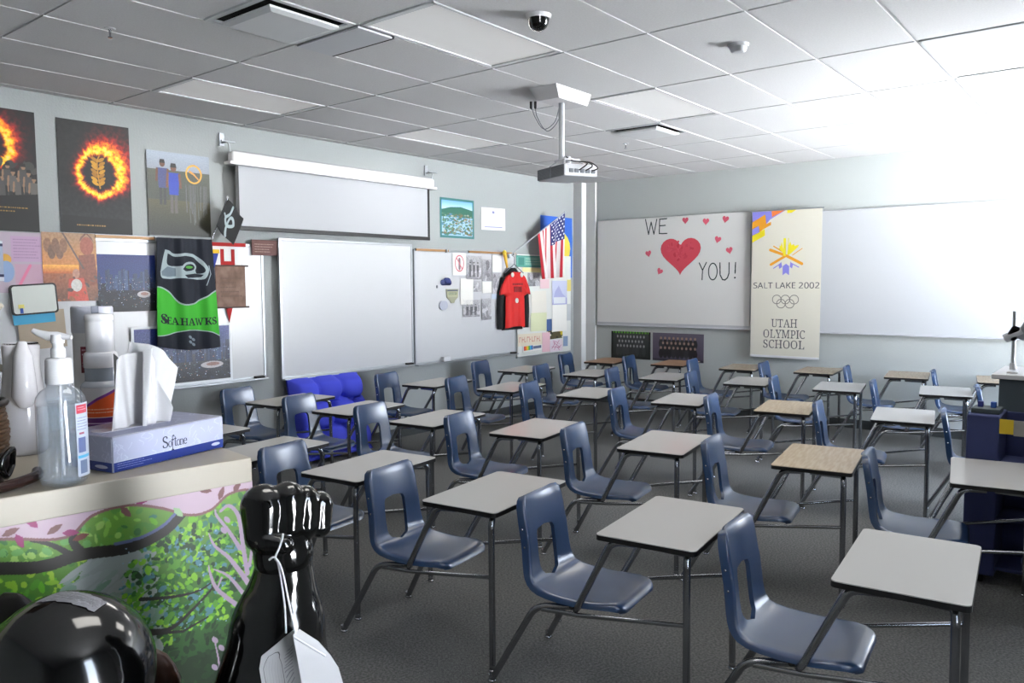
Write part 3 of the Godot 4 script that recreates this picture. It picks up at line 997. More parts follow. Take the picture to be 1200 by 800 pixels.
func build_left_wall() -> void:
	var n := noise(0.06, 5, 4)
	var fine := noise(0.25, 8, 2)
	# --- white boards ---
	board_left("whiteboard", "left whiteboard behind the hanging posters and towel", Vector3(0.02, 1.54, 6.95), 2.72, 1.30)
	board_left("whiteboard", "thick middle whiteboard under the projection screen", Vector3(0.07, 1.56, 4.53), 1.82, 1.40)
	board_left("whiteboard", "right whiteboard with stickers beside the red jersey", Vector3(0.02, 1.525, 2.575), 1.93, 1.37)
	# cork map rails
	for a in [[6.90, 0.55, "narrow cork map rail left of the navy and green towel"], [3.25, 0.56, "narrow cork map rail above the right whiteboard, left end"], [2.12, 0.95, "narrow cork map rail behind the red jersey"]]:
		var t := thing("map_rail", a[2], "rail", Vector3(0.067, 2.205, a[0]), 0.0, "cork map rails")
		obj("rail", box_mesh(Vector3(0.012, 0.035, a[1]), 0.002), M.board_frame, t, Vector3(-0.02, 0, 0))
		obj("cork_strip", box_mesh(Vector3(0.012, 0.026, a[1]), 0.002), M.wood, t, Vector3(-0.012, 0, 0))
		obj("hook", box_mesh(Vector3(0.03, 0.04, 0.02), 0.003), M.board_frame, t, Vector3(0, -0.004, -a[1] / 2 + 0.05))
	# --- projection screen ---
	var sc := thing("projection_screen", "white pull-down projection screen with black border", "screen", Vector3(0.12, 0, 4.64))
	var hm := MB.new()
	hm.box(Vector3(0.0, 2.985, 0), Vector3(0.10, 0.11, 2.66), 0.03)
	hm.box(Vector3(0.0, 2.928, 0), Vector3(0.115, 0.03, 2.72), 0.008)
	obj("housing", hm.mesh(), M.white_plastic, sc)
	obj("screen_sheet", box_mesh(Vector3(0.004, 0.60, 2.50)), flat(Color(0.68, 0.69, 0.71), 0.7), sc, Vector3(0.0, 2.645, 0))
	var bm := MB.new()
	for s in [-1, 1]:
		bm.box(Vector3(0.0, 2.63, 1.262 * s), Vector3(0.006, 0.60, 0.035))
	bm.box(Vector3(0.0, 2.335, 0), Vector3(0.014, 0.04, 2.56), 0.004)
	obj("black_border", bm.mesh(), M.black, sc)
	for s in [-1, 1]:
		var km := MB.new()
		km.tube(bend([Vector3(-0.108, 3.12, 1.34 * s), Vector3(0.0, 3.12, 1.34 * s), Vector3(0.0, 3.02, 1.32 * s)], 0.03), 0.008, 8)
		km.box(Vector3(-0.110, 3.15, 1.34 * s), Vector3(0.014, 0.12, 0.05), 0.003)
		km.tube(PackedVector3Array([Vector3(0.0, 3.12, 1.27 * s), Vector3(0.0, 3.12, 1.41 * s)]), 0.008, 8)
		obj("bracket", km.mesh(), M.board_frame, sc)
	# --- posters of the upper row ---
	var p := Pic.new(200, 300, Color(0.035, 0.035, 0.04))
	fire(n, p, 92, 92, 46, 10, 1.2)
	for i in 60:
		p.ell(rng.randf_range(60, 200), rng.randf_range(135, 225), rng.randf_range(4, 13), rng.randf_range(8, 20), Color(0.3, 0.28, 0.26).lerp(Color(0.12, 0.12, 0.13), rng.randf()), rng.randf())
	for i in 9:
		figure(p, 96 + i * 12, 136 + (i % 3) * 14, 42, Color(0.25, 0.24, 0.24).lerp(Color(0.42, 0.4, 0.37), rng.randf()), Color(0.55, 0.42, 0.33), Color(0.12, 0.12, 0.13), Color(0.1, 0.08, 0.07))
	p.poly(v2([0, 225, 200, 205, 200, 300, 0, 300]), Color(0.05, 0.05, 0.05))
	p.lines_of_print(20, 240, 150, 2, 9, Color(0.6, 0.45, 0.2), rng)
	on_left("poster", "dark poster of a crowd and a burning ring, cut off at the left edge", "poster", 7.87, 2.68, 0.60, 0.92, p.mat(0.55))
	p = Pic.new(200, 310, Color(0.045, 0.046, 0.05))
	p.vgrad(180, 310, Color(0.06, 0.06, 0.065), Color(0.15, 0.15, 0.16))
	p.grain(n, 0.05)
	# golden sprig inside the ring
	for i in 7:
		var sy := 172.0 - i * 11.0
		for sd in [-1, 1]:
			p.ell(108 + sd * (9 + (i % 2) * 2), sy - 4, 11, 5, Color(0.60, 0.40, 0.08).lerp(Color(0.80, 0.58, 0.14), rng.randf()), -0.6 * sd)
	p.line(p.smooth(v2([112, 182, 108, 150, 106, 110, 112, 92])), 4, Color(0.72, 0.50, 0.12))
	fire(n, p, 110, 140, 56, 10, 2.6)
	p.poly(v2([0, 262, 200, 268, 200, 310, 0, 310]), Color(0.07, 0.07, 0.07))
	p.lines_of_print(44, 286, 110, 1, 12, Color(0.6, 0.45, 0.25), rng)
	on_left("poster", "dark poster of a single burning golden ring", "poster", 7.13, 2.68, 0.575, 0.90, p.mat(0.55))
	p = Pic.new(220, 280, Color(0.42, 0.44, 0.42))
	p.vgrad(0, 60, Color(0.62, 0.66, 0.72), Color(0.55, 0.58, 0.62))
	p.vgrad(60, 160, Color(0.30, 0.31, 0.26), Color(0.24, 0.25, 0.22))
	p.vgrad(160, 280, Color(0.30, 0.29, 0.20), Color(0.13, 0.14, 0.12))
	for i in 20:
		var gx := rng.randf_range(130, 215)
		p.line(v2([gx, 105, gx + rng.randf_range(-5, 5), rng.randf_range(150, 240)]), 4, Color(0.27, 0.28, 0.25).lerp(Color(0.36, 0.36, 0.36), rng.randf()))
	figure(p, 52, 34, 70, Color(0.25, 0.27, 0.45), Color(0.36, 0.22, 0.16), Color(0.2, 0.2, 0.2), Color(0.08, 0.07, 0.07))
	figure(p, 90, 45, 78, Color(0.12, 0.22, 0.62), Color(0.42, 0.27, 0.2), Color(0.33, 0.32, 0.3), Color(0.08, 0.07, 0.07))
	p.ring(162, 66, 27, 30, 6, Color(0.83, 0.62, 0.22))
	p.line(v2([148, 58, 162, 66, 180, 84]), 8, Color(0.75, 0.52, 0.22), 4)
	p.grain(fine, 0.08)
	on_left("poster", "greyish poster of two players and a gold ring", "poster", 6.41, 2.605, 0.585, 0.73, p.mat(0.5), 0.006, 0.0, 0.006)
	# --- second row of posters ---
	p = Pic.new(250, 320, Color(0.86, 0.72, 0.55))
	p.vgrad(0, 150, Color(0.60, 0.46, 0.34), Color(0.78, 0.50, 0.24))
	p.vgrad(150, 190, Color(0.95, 0.70, 0.28), Color(0.72, 0.36, 0.14))
	p.vgrad(190, 320, Color(0.62, 0.36, 0.22), Color(0.42, 0.26, 0.19))
	for i in 5:
		p.ell(25 + i * 18, 60 + (i % 2) * 30, 18, 34, Color(0.40, 0.28, 0.20).lerp(Color(0.55, 0.38, 0.26), rng.randf()))
	p.ell(205, 60, 32, 44, Color(0.58, 0.28, 0.18))
	p.poly(v2([172, 40, 205, 2, 238, 40, 232, 22, 205, -6, 176, 20]), Color(0.40, 0.22, 0.16))
	p.poly(v2([165, 105, 240, 95, 250, 200, 250, 250, 165, 240]), Color(0.50, 0.25, 0.15))
	p.line(v2([95, 0, 185, 165]), 8, Color(0.35, 0.27, 0.23))
	p.ell(150, 190, 17, 22, Color(0.70, 0.50, 0.40))
	p.poly(v2([115, 215, 185, 210, 205, 320, 105, 320]), Color(0.75, 0.28, 0.20))
	p.ell(150, 245, 26, 30, Color(0.82, 0.80, 0.78))
	for i in 26:
		p.ell(rng.randf_range(0, 250), rng.randf_range(200, 318), rng.randf_range(4, 16), rng.randf_range(3, 12), Color(0.62, 0.34, 0.18).lerp(Color(0.30, 0.23, 0.21), rng.randf()), rng.randf())
	p.grain(n, 0.08)
	on_left("poster", "orange desert collage poster of several figures and a staff", "poster", 7.375, 1.95, 0.41, 0.545, p.mat(0.4), 0.05)
	p = Pic.new(240, 250, Color(0.10, 0.13, 0.26))
	city_night(p, true)
	on_left("poster", "deep blue city skyline poster left of the towel", "poster", 6.925, 1.82, 0.49, 0.48, p.mat(0.45), 0.05)
	p = Pic.new(300, 200, Color(0.5, 0.52, 0.55))
	city_night(p, false)
	on_left("poster", "white bordered skyline poster below the towel", "poster", 6.44, 1.175, 0.95, 0.54, p.mat(0.4), 0.05)
	# --- loose papers at the far left ---
	p = Pic.new(160, 200, Color(0.72, 0.66, 0.72))
	p.rect(50, 12, 105, 85, Color(0.74, 0.62, 0.74))
	p.rect(60, 105, 95, 80, Color(0.76, 0.62, 0.70))
	p.line(v2([70, 180, 110, 110]), 10, Color(0.86, 0.5, 0.62))
	p.ell(30, 90, 20, 18, Color(0.85, 0.65, 0.3))
	p.ell(32, 130, 26, 36, Color(0.55, 0.65, 0.80))
	p.lines_of_print(58, 22, 90, 7, 10, Color(0.6, 0.5, 0.62), rng)
	on_left("drawing", "pale pink and blue drawing beside the orange desert poster", "drawing", 7.73, 1.98, 0.34, 0.46, p.mat(), 0.045)
	p = Pic.new(60, 120, Color(0.80, 0.82, 0.86))
	p.rect(6, 8, 60, 100, Color(0.15, 0.18, 0.32))
	p.rect(14, 16, 50, 84, Color(0.62, 0.66, 0.76))
	on_left("notice", "navy bordered notice at the left edge of the photo", "notice", 7.90, 1.99, 0.10, 0.30, p.mat(), 0.05)
	on_left("paper_sheet", "bright blue paper under the small framed whiteboard", "paper", 7.66, 1.62, 0.30, 0.22, flat(Color(0.30, 0.66, 0.82), 0.7), 0.05, 0.07)
	on_left("paper_sheet", "cream patterned paper below the bright blue paper", "paper", 7.60, 1.46, 0.34, 0.30, flat(Color(0.68, 0.63, 0.56), 0.8), 0.045, 0.05)
	var wb := thing("slate_board", "small tilted whiteboard with black rim, yellow and blue stickers", "whiteboard", Vector3(0.065, 1.70, 7.655), 0.0)
	wb.basis = Basis(Vector3.UP, PI / 2) * Basis(Vector3.BACK, 0.06)
	var em := MB.new()
	em.extrude(round_rect(0.33, 0.235, 0.025, 4), 0.012)
	obj("rim", em.mesh(), M.black, wb)
	em = MB.new()
	em.extrude(round_rect(0.305, 0.21, 0.02, 4), 0.004)
	obj("writing_face", em.mesh(), flat(Color(0.80, 0.82, 0.80), 0.3), wb, Vector3(0, 0, 0.006))
	obj("sticker", box_mesh(Vector3(0.04, 0.03, 0.002)), flat(Color(0.86, 0.82, 0.45)), wb, Vector3(-0.10, -0.05, 0.009))
	obj("sticker", box_mesh(Vector3(0.022, 0.04, 0.002)), flat(Color(0.2, 0.35, 0.7)), wb, Vector3(-0.10, -0.083, 0.010))
	# --- towel banner ---
	towel(n)
	# --- black flag on a short stick ---
	var fl := thing("stick_flag", "small black diamond flag with a white swirl on a silver stick", "flag", Vector3(0.16, 2.38, 6.03), PI / 2)
	p = Pic.new(128, 128, Color(0.03, 0.045, 0.06))
	p.line(p.smooth(v2([44, 10, 46, 40, 30, 70, 60, 84, 92, 62, 78, 42, 58, 52, 60, 92, 74, 122])), 13, Color(0.62, 0.68, 0.70))
	p.line(v2([30, 70, 14, 60]), 8, Color(0.62, 0.68, 0.70))
	var fmesh := MB.new()
	var rows := []
	for j in 9:
		var row := PackedVector3Array()
		for i in 9:
			var u := i / 8.0
			var v := j / 8.0
			row.append(Vector3(0.0, 0.21, 0.0) * (1 - v) + Vector3(-0.13, 0.0, 0) * v * 1.0 + Vector3(0.165, -0.17, 0.0) * u + Vector3(0.0, -0.04 * v, 0.018 * sin(u * 6.0 + v * 2.0)))
		rows.append(row)
	fmesh.grid(rows, 1)
	var back := []
	for r in rows:
		var q := PackedVector3Array()
		for k in range(8, -1, -1):
			q.append(r[k] - Vector3(0, 0, 0.002))
		back.append(q)
	var ob := MB.new()
	ob.grid(back, 1)
	obj("cloth", fmesh.mesh(), p.mat(0.7), fl)
	obj("cloth_back", ob.mesh(), M.black, fl)
	obj("stick", tube_mesh([Vector3(-0.20, -0.36, -0.10), Vector3(0.0, 0.215, 0.0)], 0.006, 8), M.chrome, fl)
	obj("finial", lathe_mesh([Vector2(0.004, -0.012), Vector2(0.012, 0.0), Vector2(0.004, 0.014)], 12), M.light_plastic, fl, Vector3(0.0, 0.222, 0.0))
	# --- pennants, plaque, small sign ---
	pennants()
	var pq := thing("hanging_scroll", "brown wooden plaque scroll hanging below the white and red pennant", "plaque", Vector3(0.06, 1.785, 5.965), PI / 2)
	pq.rotation.z = 0.0
	var m := Pic.new(128, 128, Color(0.42, 0.31, 0.25))
	m.grain(noise(0.02, 4, 3), 0.10)
	m.lines_of_print(20, 36, 90, 5, 14, Color(0.36, 0.26, 0.21), rng)
	obj("sheet", box_mesh(Vector3(0.31, 0.38, 0.006)), null, pq)
	var sm: MeshInstance3D = pq.get_child(0)
	sm.mesh = sheet_mesh(0.31, 0.38, 0.004)
	sm.set_surface_override_material(0, m.mat())
	sm.set_surface_override_material(1, flat(Color(0.42, 0.31, 0.25)))
	for s in [-1, 1]:
		obj("dowel", tube_mesh([Vector3(-0.19, 0.195 * s, 0), Vector3(0.19, 0.195 * s, 0)], 0.008, 8), flat(Color(0.25, 0.18, 0.15)), pq)
	p = Pic.new(200, 100, Color(0.33, 0.18, 0.16))
	p.lines_of_print(20, 26, 150, 4, 16, Color(0.62, 0.52, 0.48), rng)
	on_left("wooden_sign", "small red-brown lettered sign above the middle whiteboard corner", "sign", 5.58, 2.16, 0.29, 0.15, p.mat(), 0.05, 0.0, 0.0, "", 0.012, flat(Color(0.33, 0.18, 0.16)))
	# --- framed town picture and letter ---
	p = Pic.new(200, 170, Color(0.25, 0.42, 0.42))
	p.rect(10, 10, 180, 150, Color(0.62, 0.76, 0.86))
	p.vgrad(10, 46, Color(0.45, 0.68, 0.90), Color(0.75, 0.85, 0.92))
	p.rect(0, 0, 10, 170, Color(0.25, 0.48, 0.48)); p.rect(190, 0, 10, 170, Color(0.25, 0.48, 0.48)); p.rect(0, 0, 200, 10, Color(0.25, 0.48, 0.48))
	p.poly(v2([10, 50, 60, 38, 120, 34, 190, 46, 190, 80, 10, 80]), Color(0.22, 0.42, 0.36))
	for i in 260:
		var q := Color(0.25, 0.45, 0.34).lerp([Color(0.70, 0.68, 0.62), Color(0.55, 0.40, 0.30), Color(0.35, 0.52, 0.66)][i % 3], rng.randf())
		p.ell(rng.randf_range(14, 186), rng.randf_range(66, 156), rng.randf_range(3, 9), rng.randf_range(2, 5), q)
	p.rect(0, 160, 200, 10, Color(0.25, 0.48, 0.48))
	on_left("town_picture", "green and blue aerial town picture right of the projection screen", "picture", 2.75, 2.615, 0.63, 0.49, p.mat(0.3))
	p = Pic.new(160, 110, Color(0.92, 0.92, 0.93))
	p.ell(80, 22, 9, 7, Color(0.5, 0.52, 0.68))
	p.lines_of_print(24, 42, 112, 5, 9, Color(0.76, 0.77, 0.84), rng)
	p.rect(20, 92, 120, 6, Color(0.62, 0.64, 0.76))
	on_left("certificate", "white certificate on the wall left of the blue flag", "certificate", 2.05, 2.65, 0.49, 0.29, p.mat(), 0.006, 0.02)
	wall_papers()
	jersey()
	flags()
	futon()

func board_left(called: String, label: String, at: Vector3, w: float, h: float) -> void:
	var t := thing(called, label, "whiteboard", at, PI / 2)
	obj("panel", box_mesh(Vector3(w - 0.03, h - 0.03, 0.02)), M.board, t)
	var f := MB.new()
	for s in [-1, 1]:
		f.box(Vector3((w / 2 - 0.01) * s, 0, 0.002), Vector3(0.024, h, 0.03), 0.004)
		f.box(Vector3(0, (h / 2 - 0.01) * s, 0.002), Vector3(w, 0.024, 0.03), 0.004)
	obj("frame", f.mesh(), M.board_frame, t)
	obj("tray", box_mesh(Vector3(w, 0.016, 0.07), 0.004), M.board_frame, t, Vector3(0, -h / 2 - 0.006, 0.03))
	obj("corner_clip", box_mesh(Vector3(0.10, 0.022, 0.05), 0.005), M.black, t, Vector3(w / 2 - 0.09, -h / 2 + 0.012, 0.035))
	if at.x > 0.05:
		obj("backing", box_mesh(Vector3(w - 0.1, h - 0.1, 0.05)), M.board_frame, t, Vector3(0, 0, -0.035))

func city_night(p: Pic, night: bool) -> void:
	var w := p.w
	var h := p.h
	if night:
		p.vgrad(0, h / 2, Color(0.07, 0.15, 0.42), Color(0.14, 0.22, 0.44))
		p.vgrad(h / 2, h, Color(0.08, 0.10, 0.19), Color(0.03, 0.04, 0.07))
	else:
		p.vgrad(0, h / 2, Color(0.11, 0.17, 0.46), Color(0.28, 0.32, 0.44))
		p.vgrad(h / 2, h, Color(0.26, 0.27, 0.32), Color(0.08, 0.09, 0.12))
	for i in 46:
		var x := rng.randf_range(0, w)
		var bh := rng.randf_range(0.06, 0.30) * h
		var c := Color(0.10, 0.14, 0.26).lerp(Color(0.24, 0.32, 0.48), rng.randf())
		p.rect(x, h * 0.55 - bh, rng.randf_range(5, 16), bh + h * 0.08, c)
	for i in 170:
		var c2: Color = [Color(0.85, 0.88, 0.95), Color(0.55, 0.65, 0.85), Color(0.80, 0.55, 0.45), Color(0.45, 0.62, 0.60)][i % 4]
		p.ell(rng.randf_range(0, w), rng.randf_range(h * 0.4, h * 0.92), rng.randf_range(0.8, 2.2), rng.randf_range(0.8, 1.8), c2, 0, 6)
	for i in 40:
		p.rect(rng.randf_range(0, w), rng.randf_range(h * 0.58, h * 0.92), rng.randf_range(6, 20), rng.randf_range(4, 12), Color(0.06, 0.08, 0.13).lerp(Color(0.16, 0.18, 0.25), rng.randf()))
	p.ell(w * 0.78, h * 0.70, w * 0.12, h * 0.06, Color(0.72, 0.70, 0.72))
	p.ell(w * 0.79, h * 0.69, w * 0.07, h * 0.03, Color(0.55, 0.42, 0.40))
	p.grain(noise(0.2, 3, 2), 0.10)
	if not night:
		p.rect(0, 0, w, 8, Color(0.88, 0.9, 0.92)); p.rect(0, h - 8, w, 8, Color(0.88, 0.9, 0.92))
		p.rect(0, 0, 8, h, Color(0.88, 0.9, 0.92)); p.rect(w - 8, 0, 8, h, Color(0.88, 0.9, 0.92))

func towel(n: FastNoiseLite) -> void:
	var w := 320
	var h := 540
	var navy := Color(0.035, 0.07, 0.13)
	var p := Pic.new(w, h, navy)
	var green := Color(0.22, 0.66, 0.16)
	var pale := Color(0.62, 0.68, 0.70)
	# green band with waved edges
	var top := p.smooth(v2([-10, 244, 40, 250, 90, 282, 130, 318, 190, 316, 250, 290, 330, 250]))
	var bot := p.smooth(v2([330, 490, 280, 460, 210, 446, 150, 446, 90, 462, 40, 480, -10, 492]))
	var band := PackedVector2Array(top)
	band.append_array(bot)
	p.poly(band, green)
	p.line(top, 7, pale)
	p.line(bot, 5, pale)
	# bird head emblem
	var head := p.smooth(v2([18, 168, 26, 196, 70, 200, 130, 192, 180, 194, 240, 198, 268, 190, 292, 150, 270, 120, 232, 84, 170, 70, 110, 76, 70, 62, 50, 58]))
	head.append(Vector2(50, 58))
	p.poly(head, pale)
	p.poly(p.smooth(v2([62, 76, 110, 90, 165, 84, 218, 96, 250, 124, 268, 150, 256, 166, 226, 168, 214, 150, 170, 130, 110, 136, 60, 130, 62, 76])), navy)
	p.poly(v2([26, 168, 60, 140, 110, 146, 110, 184, 60, 190, 30, 186]), Color(0.42, 0.48, 0.52))
	p.poly(p.smooth(v2([126, 150, 150, 122, 190, 112, 226, 132, 210, 158, 160, 170, 126, 150])), pale)
	p.poly(p.smooth(v2([140, 148, 164, 128, 194, 124, 212, 138, 196, 152, 160, 158, 140, 148])), navy)
	p.ell(178, 138, 20, 7, Color(0.30, 0.62, 0.22))
	p.poly(v2([150, 176, 214, 168, 258, 174, 246, 186, 170, 190]), navy)
	p.line(v2([292, 130, 300, 172, 268, 226]), 5, pale)
	# lettering and the small emblem at the hem
	p.text("SEAHAWKS", 20, 386, 290, 36, navy, "Droid Serif", 700)
	p.text("S", 16, 374, 40, 48, navy, "Droid Serif", 700)
	for k in 4:
		p.ell(164 + (k % 2) * 16, 478 + k * 12, 10, 7, Color(0.45, 0.5, 0.54), 0.6)
	p.grain(noise(0.4, 3, 2), 0.03)
	var rows := []
	var back := []
	for j in 25:
		var v := j / 24.0
		var row := PackedVector3Array()
		for i in 33:
			var u := i / 32.0
			var wd := lerpf(0.52, 0.60, v)
			var x := (u - 0.5) * wd + v * 0.012
			var fold := 0.020 * sin(u * 15.0 + 0.4) * (0.5 + 0.5 * v) + 0.012 * sin(u * 31.0 + 1.0) * (1.0 - 0.4 * v)
			var hem := -0.045 * v * u + 0.03 * v * (1.0 - pow(absf(u - 0.5) * 2.0, 2.0)) * -1.0
			row.append(Vector3(x, -v * 0.94 + hem, 0.05 + fold))
		rows.append(row)
		var q := PackedVector3Array()
		for i in range(32, -1, -1):
			q.append(row[i] - Vector3(0, 0, 0.004))
		back.append(q)
	var t := thing("towel", "navy and bright green team towel with a bird head emblem", "towel", Vector3(0.05, 2.215, 6.43), PI / 2)
	var a := MB.new()
	a.grid(rows, 1)
	obj("printed_face", a.mesh(), p.mat(0.75), t)
	var b := MB.new()
	b.grid(back, 1)
	for i in 32:
		b.quad(rows[24][i], rows[24][i + 1], back[24][31 - i], back[24][32 - i], -1)
		b.quad(rows[0][i + 1], rows[0][i], back[0][32 - i], back[0][31 - i], -1)
	for j in 24:
		b.quad(rows[j][0], rows[j + 1][0], back[j + 1][32], back[j][32], -1)
		b.quad(rows[j + 1][32], rows[j][32], back[j][0], back[j + 1][0], -1)
	obj("backing", b.mesh(), flat(navy, 0.9), t)

func triangle_pennant(called: String, label: String, at: Vector3, pts: PackedVector2Array, mat: Material, group := "") -> Node3D:
	var t := thing(called, label, "pennant", at, PI / 2, group)
	var m := MB.new()
	m.extrude(pts, 0.004)
	obj("felt", m.mesh(), mat, t)
	return t

func pennants() -> void:
	var red := flat(Color(0.62, 0.09, 0.09), 0.8)
	var t := triangle_pennant("pennant", "long white and red pennant with a red letter, tip pointing down", Vector3(0.045, 2.19, 5.98), v2([-0.19, 0.0, 0.19, -0.02, 0.0, -0.74]), flat(Color(0.90, 0.90, 0.90), 0.8))
	var m := MB.new()
	m.box(Vector3(0, -0.012, 0.003), Vector3(0.39, 0.034, 0.006))
	obj("top_band", m.mesh(), red, t)
	m = MB.new()
	m.extrude(v2([-0.092, -0.36, 0.104, -0.36, 0.0, -0.742]), 0.007)
	obj("red_tip", m.mesh(), red, t)
	# red letter U
	m = MB.new()
	m.box(Vector3(-0.055, -0.115, 0.003), Vector3(0.035, 0.12, 0.006))
	m.box(Vector3(0.055, -0.115, 0.003), Vector3(0.035, 0.12, 0.006))
	m.box(Vector3(0.0, -0.185, 0.003), Vector3(0.145, 0.035, 0.006))
	obj("letter", m.mesh(), red, t)
	t = triangle_pennant("pennant", "narrow blue pennant with a yellow band beside the towel", Vector3(0.075, 2.13, 6.13), v2([-0.05, 0.0, 0.05, -0.01, -0.06, -0.34]), flat(Color(0.15, 0.22, 0.55), 0.8))
	obj("yellow_band", box_mesh(Vector3(0.10, 0.035, 0.006)), flat(Color(0.85, 0.70, 0.15), 0.8), t, Vector3(0.0, -0.02, 0.0))

func gray_photo(w: int, h: int, sd: int, people: bool) -> Pic:
	var p := Pic.new(w, h, Color(0.66, 0.66, 0.67))
	p.vgrad(0, h, Color(0.68, 0.68, 0.70), Color(0.54, 0.54, 0.56))
	for i in 14:
		p.ell(rng.randf_range(0, w), rng.randf_range(h * 0.2, h), rng.randf_range(5, 16), rng.randf_range(6, 20), Color(0.45, 0.45, 0.47).lerp(Color(0.80, 0.80, 0.82), rng.randf()), rng.randf())
	if people:
		for i in 3:
			figure(p, w * (0.25 + 0.25 * i), h * 0.3, h * 0.3, Color(0.35, 0.35, 0.37), Color(0.7, 0.7, 0.7), Color(0.3, 0.3, 0.32), Color(0.25, 0.25, 0.25))
	p.grain(noise(0.15, sd, 3), 0.12)
	return p

func wall_papers() -> void:
	var p := Pic.new(80, 86, Color(0.90, 0.90, 0.90))
	p.ring(40, 40, 25, 30, 5, Color(0.78, 0.42, 0.46))
	p.line(v2([40, 24, 40, 60]), 12, Color(0.5, 0.42, 0.44))
	p.line(v2([24, 20, 56, 62]), 5, Color(0.78, 0.42, 0.46))
	on_left("notice", "white notice with a red crossed-out circle on the right whiteboard", "notice", 2.765, 2.045, 0.25, 0.28, p.mat(), 0.045)
	var a := [
		["photo_print", "grey photo print at the top of the right whiteboard cluster", "photo", 2.49, 2.005, 0.29, 0.30, "g1"],
		["photo_print", "tall grey photo print left of the red jersey, upper", "photo", 2.235, 1.975, 0.20, 0.28, "g2"],
		["paper_sheet", "blank white sheet left of the red jersey shoulder", "paper", 2.025, 2.06, 0.19, 0.22, "w"],
		["photo_print", "small dark grey photo print tucked behind the jersey sleeve", "photo", 2.045, 1.80, 0.15, 0.28, "g3"],
		["paper_sheet", "small white sheet under the tall grey print", "paper", 2.235, 1.75, 0.19, 0.15, "w"],
		["paper_sheet", "large pale sheet hanging below the red crossed-out circle", "paper", 2.63, 1.70, 0.24, 0.33, "w"],
		["photo_print", "wide grey group print at the bottom of the whiteboard cluster", "photo", 2.545, 1.485, 0.32, 0.22, "g4"],
		["photo_print", "tall grey print at the bottom right of the whiteboard cluster", "photo", 2.25, 1.465, 0.19, 0.28, "g5"],
		["photo_print", "small pale grey print above the large pale sheet", "photo", 2.43, 1.765, 0.14, 0.14, "g6"],
		["paper_sheet", "pale blue slip beside the jersey sleeve", "paper", 2.06, 1.63, 0.17, 0.07, "pb"]]
	for e in a:
		var mat: Material = M.paper
		if e[7].begins_with("g"):
			mat = gray_photo(64, 72, e[7].hash() % 90, e[7] in ["g4", "g1"]).mat(0.5)
		elif e[7] == "pb":
			mat = flat(Color(0.74, 0.80, 0.86), 0.8)
		on_left(e[0], e[1], e[2], e[3], e[4], e[5], e[6], mat, 0.045, rng.randf_range(-0.03, 0.03))
	# stickers on the right whiteboard
	var t := thing("cap_magnet", "dark blue cap magnet on the right whiteboard", "magnet", Vector3(0.045, 1.815, 3.01), PI / 2)
	var m := MB.new()
	m.puff(round_rect(0.20, 0.07, 0.034, 5), 0.018)
	obj("brim", m.mesh(), flat(Color(0.10, 0.14, 0.34), 0.5), t)
	m = MB.new()
	m.puff(round_rect(0.12, 0.08, 0.036, 5), 0.03)
	obj("crown", m.mesh(), flat(Color(0.12, 0.18, 0.42), 0.5), t, Vector3(0.01, 0.02, 0.004))
	p = Pic.new(80, 60, Color(0.66, 0.67, 0.55))
	p.rect(0, 0, 80, 12, Color(0.35, 0.38, 0.42))
	p.rect(8, 20, 64, 22, Color(0.50, 0.54, 0.42))
	p.lines_of_print(10, 24, 60, 3, 6, Color(0.78, 0.78, 0.72), rng)
	t = thing("crest_magnet", "shield shaped magnet under the dark blue cap magnet", "magnet", Vector3(0.045, 1.66, 2.90), PI / 2)
	m = MB.new()
	m.extrude(v2([-0.11, 0.075, 0.11, 0.075, 0.10, -0.03, 0.045, -0.07, 0.03, -0.10, -0.03, -0.10, -0.045, -0.07, -0.10, -0.03]), 0.006)
	obj("plate", m.mesh(), flat(Color(0.60, 0.61, 0.52), 0.5), t)
	obj("print", sheet_mesh(0.19, 0.09, 0.001), p.mat(), t, Vector3(0, 0.02, 0.004))
	m = MB.new()
	m.extrude(round_rect(0.15, 0.11, 0.054, 6), 0.005)
	var disc := obj("disc_magnet", m.mesh(), flat(Color(0.66, 0.68, 0.74), 0.5), null, Vector3(0.045, 1.535, 3.06), Vector3(0, PI / 2, 0))
	tag(disc, "pale grey oval magnet lowest on the right whiteboard", "magnet")
	var dot := obj("dot_magnet", box_mesh(Vector3(0.025, 0.035, 0.006), 0.002), M.grey_plastic, null, Vector3(0.045, 1.765, 3.17), Vector3(0, PI / 2, 0))
	tag(dot, "tiny dark magnet left of the cap magnet", "magnet")
	var er := obj("eraser", box_mesh(Vector3(0.12, 0.06, 0.05), 0.01), M.light_plastic, null, Vector3(0.075, 0.875, 3.06), Vector3(0, PI / 2, 0))
	tag(er, "pale grey eraser on the right whiteboard tray", "eraser")
	# --- pin board right of the jersey ---
	var cb := thing("pin_board", "white pin board in the corner crowded with papers", "board", Vector3(0.02, 1.49, 0.93), PI / 2)
	obj("panel", box_mesh(Vector3(1.30, 1.42, 0.02)), flat(Color(0.88, 0.89, 0.87), 0.8), cb)
	obj("frame", box_mesh(Vector3(1.32, 0.02, 0.03), 0.004), M.board_frame, cb, Vector3(0, -0.715, 0.004))
	p = Pic.new(200, 50, Color(0.25, 0.55, 0.50))
	p.rect(6, 5, 188, 40, Color(0.42, 0.66, 0.60))
	p.rect(14, 8, 40, 34, Color(0.25, 0.52, 0.48))
	p.lines_of_print(64, 12, 120, 3, 11, Color(0.75, 0.85, 0.80), rng)
	on_left("banner_strip", "green banner strip at the top of the pin board", "banner", 1.275, 2.105, 0.66, 0.16, p.mat(), 0.035)
	p = Pic.new(100, 90, Color(0.78, 0.80, 0.90))
	p.poly(v2([0, 90, 20, 40, 45, 18, 70, 50, 100, 66, 100, 90]), Color(0.66, 0.68, 0.84))
	p.rect(10, 62, 80, 24, Color(0.86, 0.88, 0.90))
	var lav := p.mat()
	p = Pic.new(120, 40, Color(0.90, 0.86, 0.78))
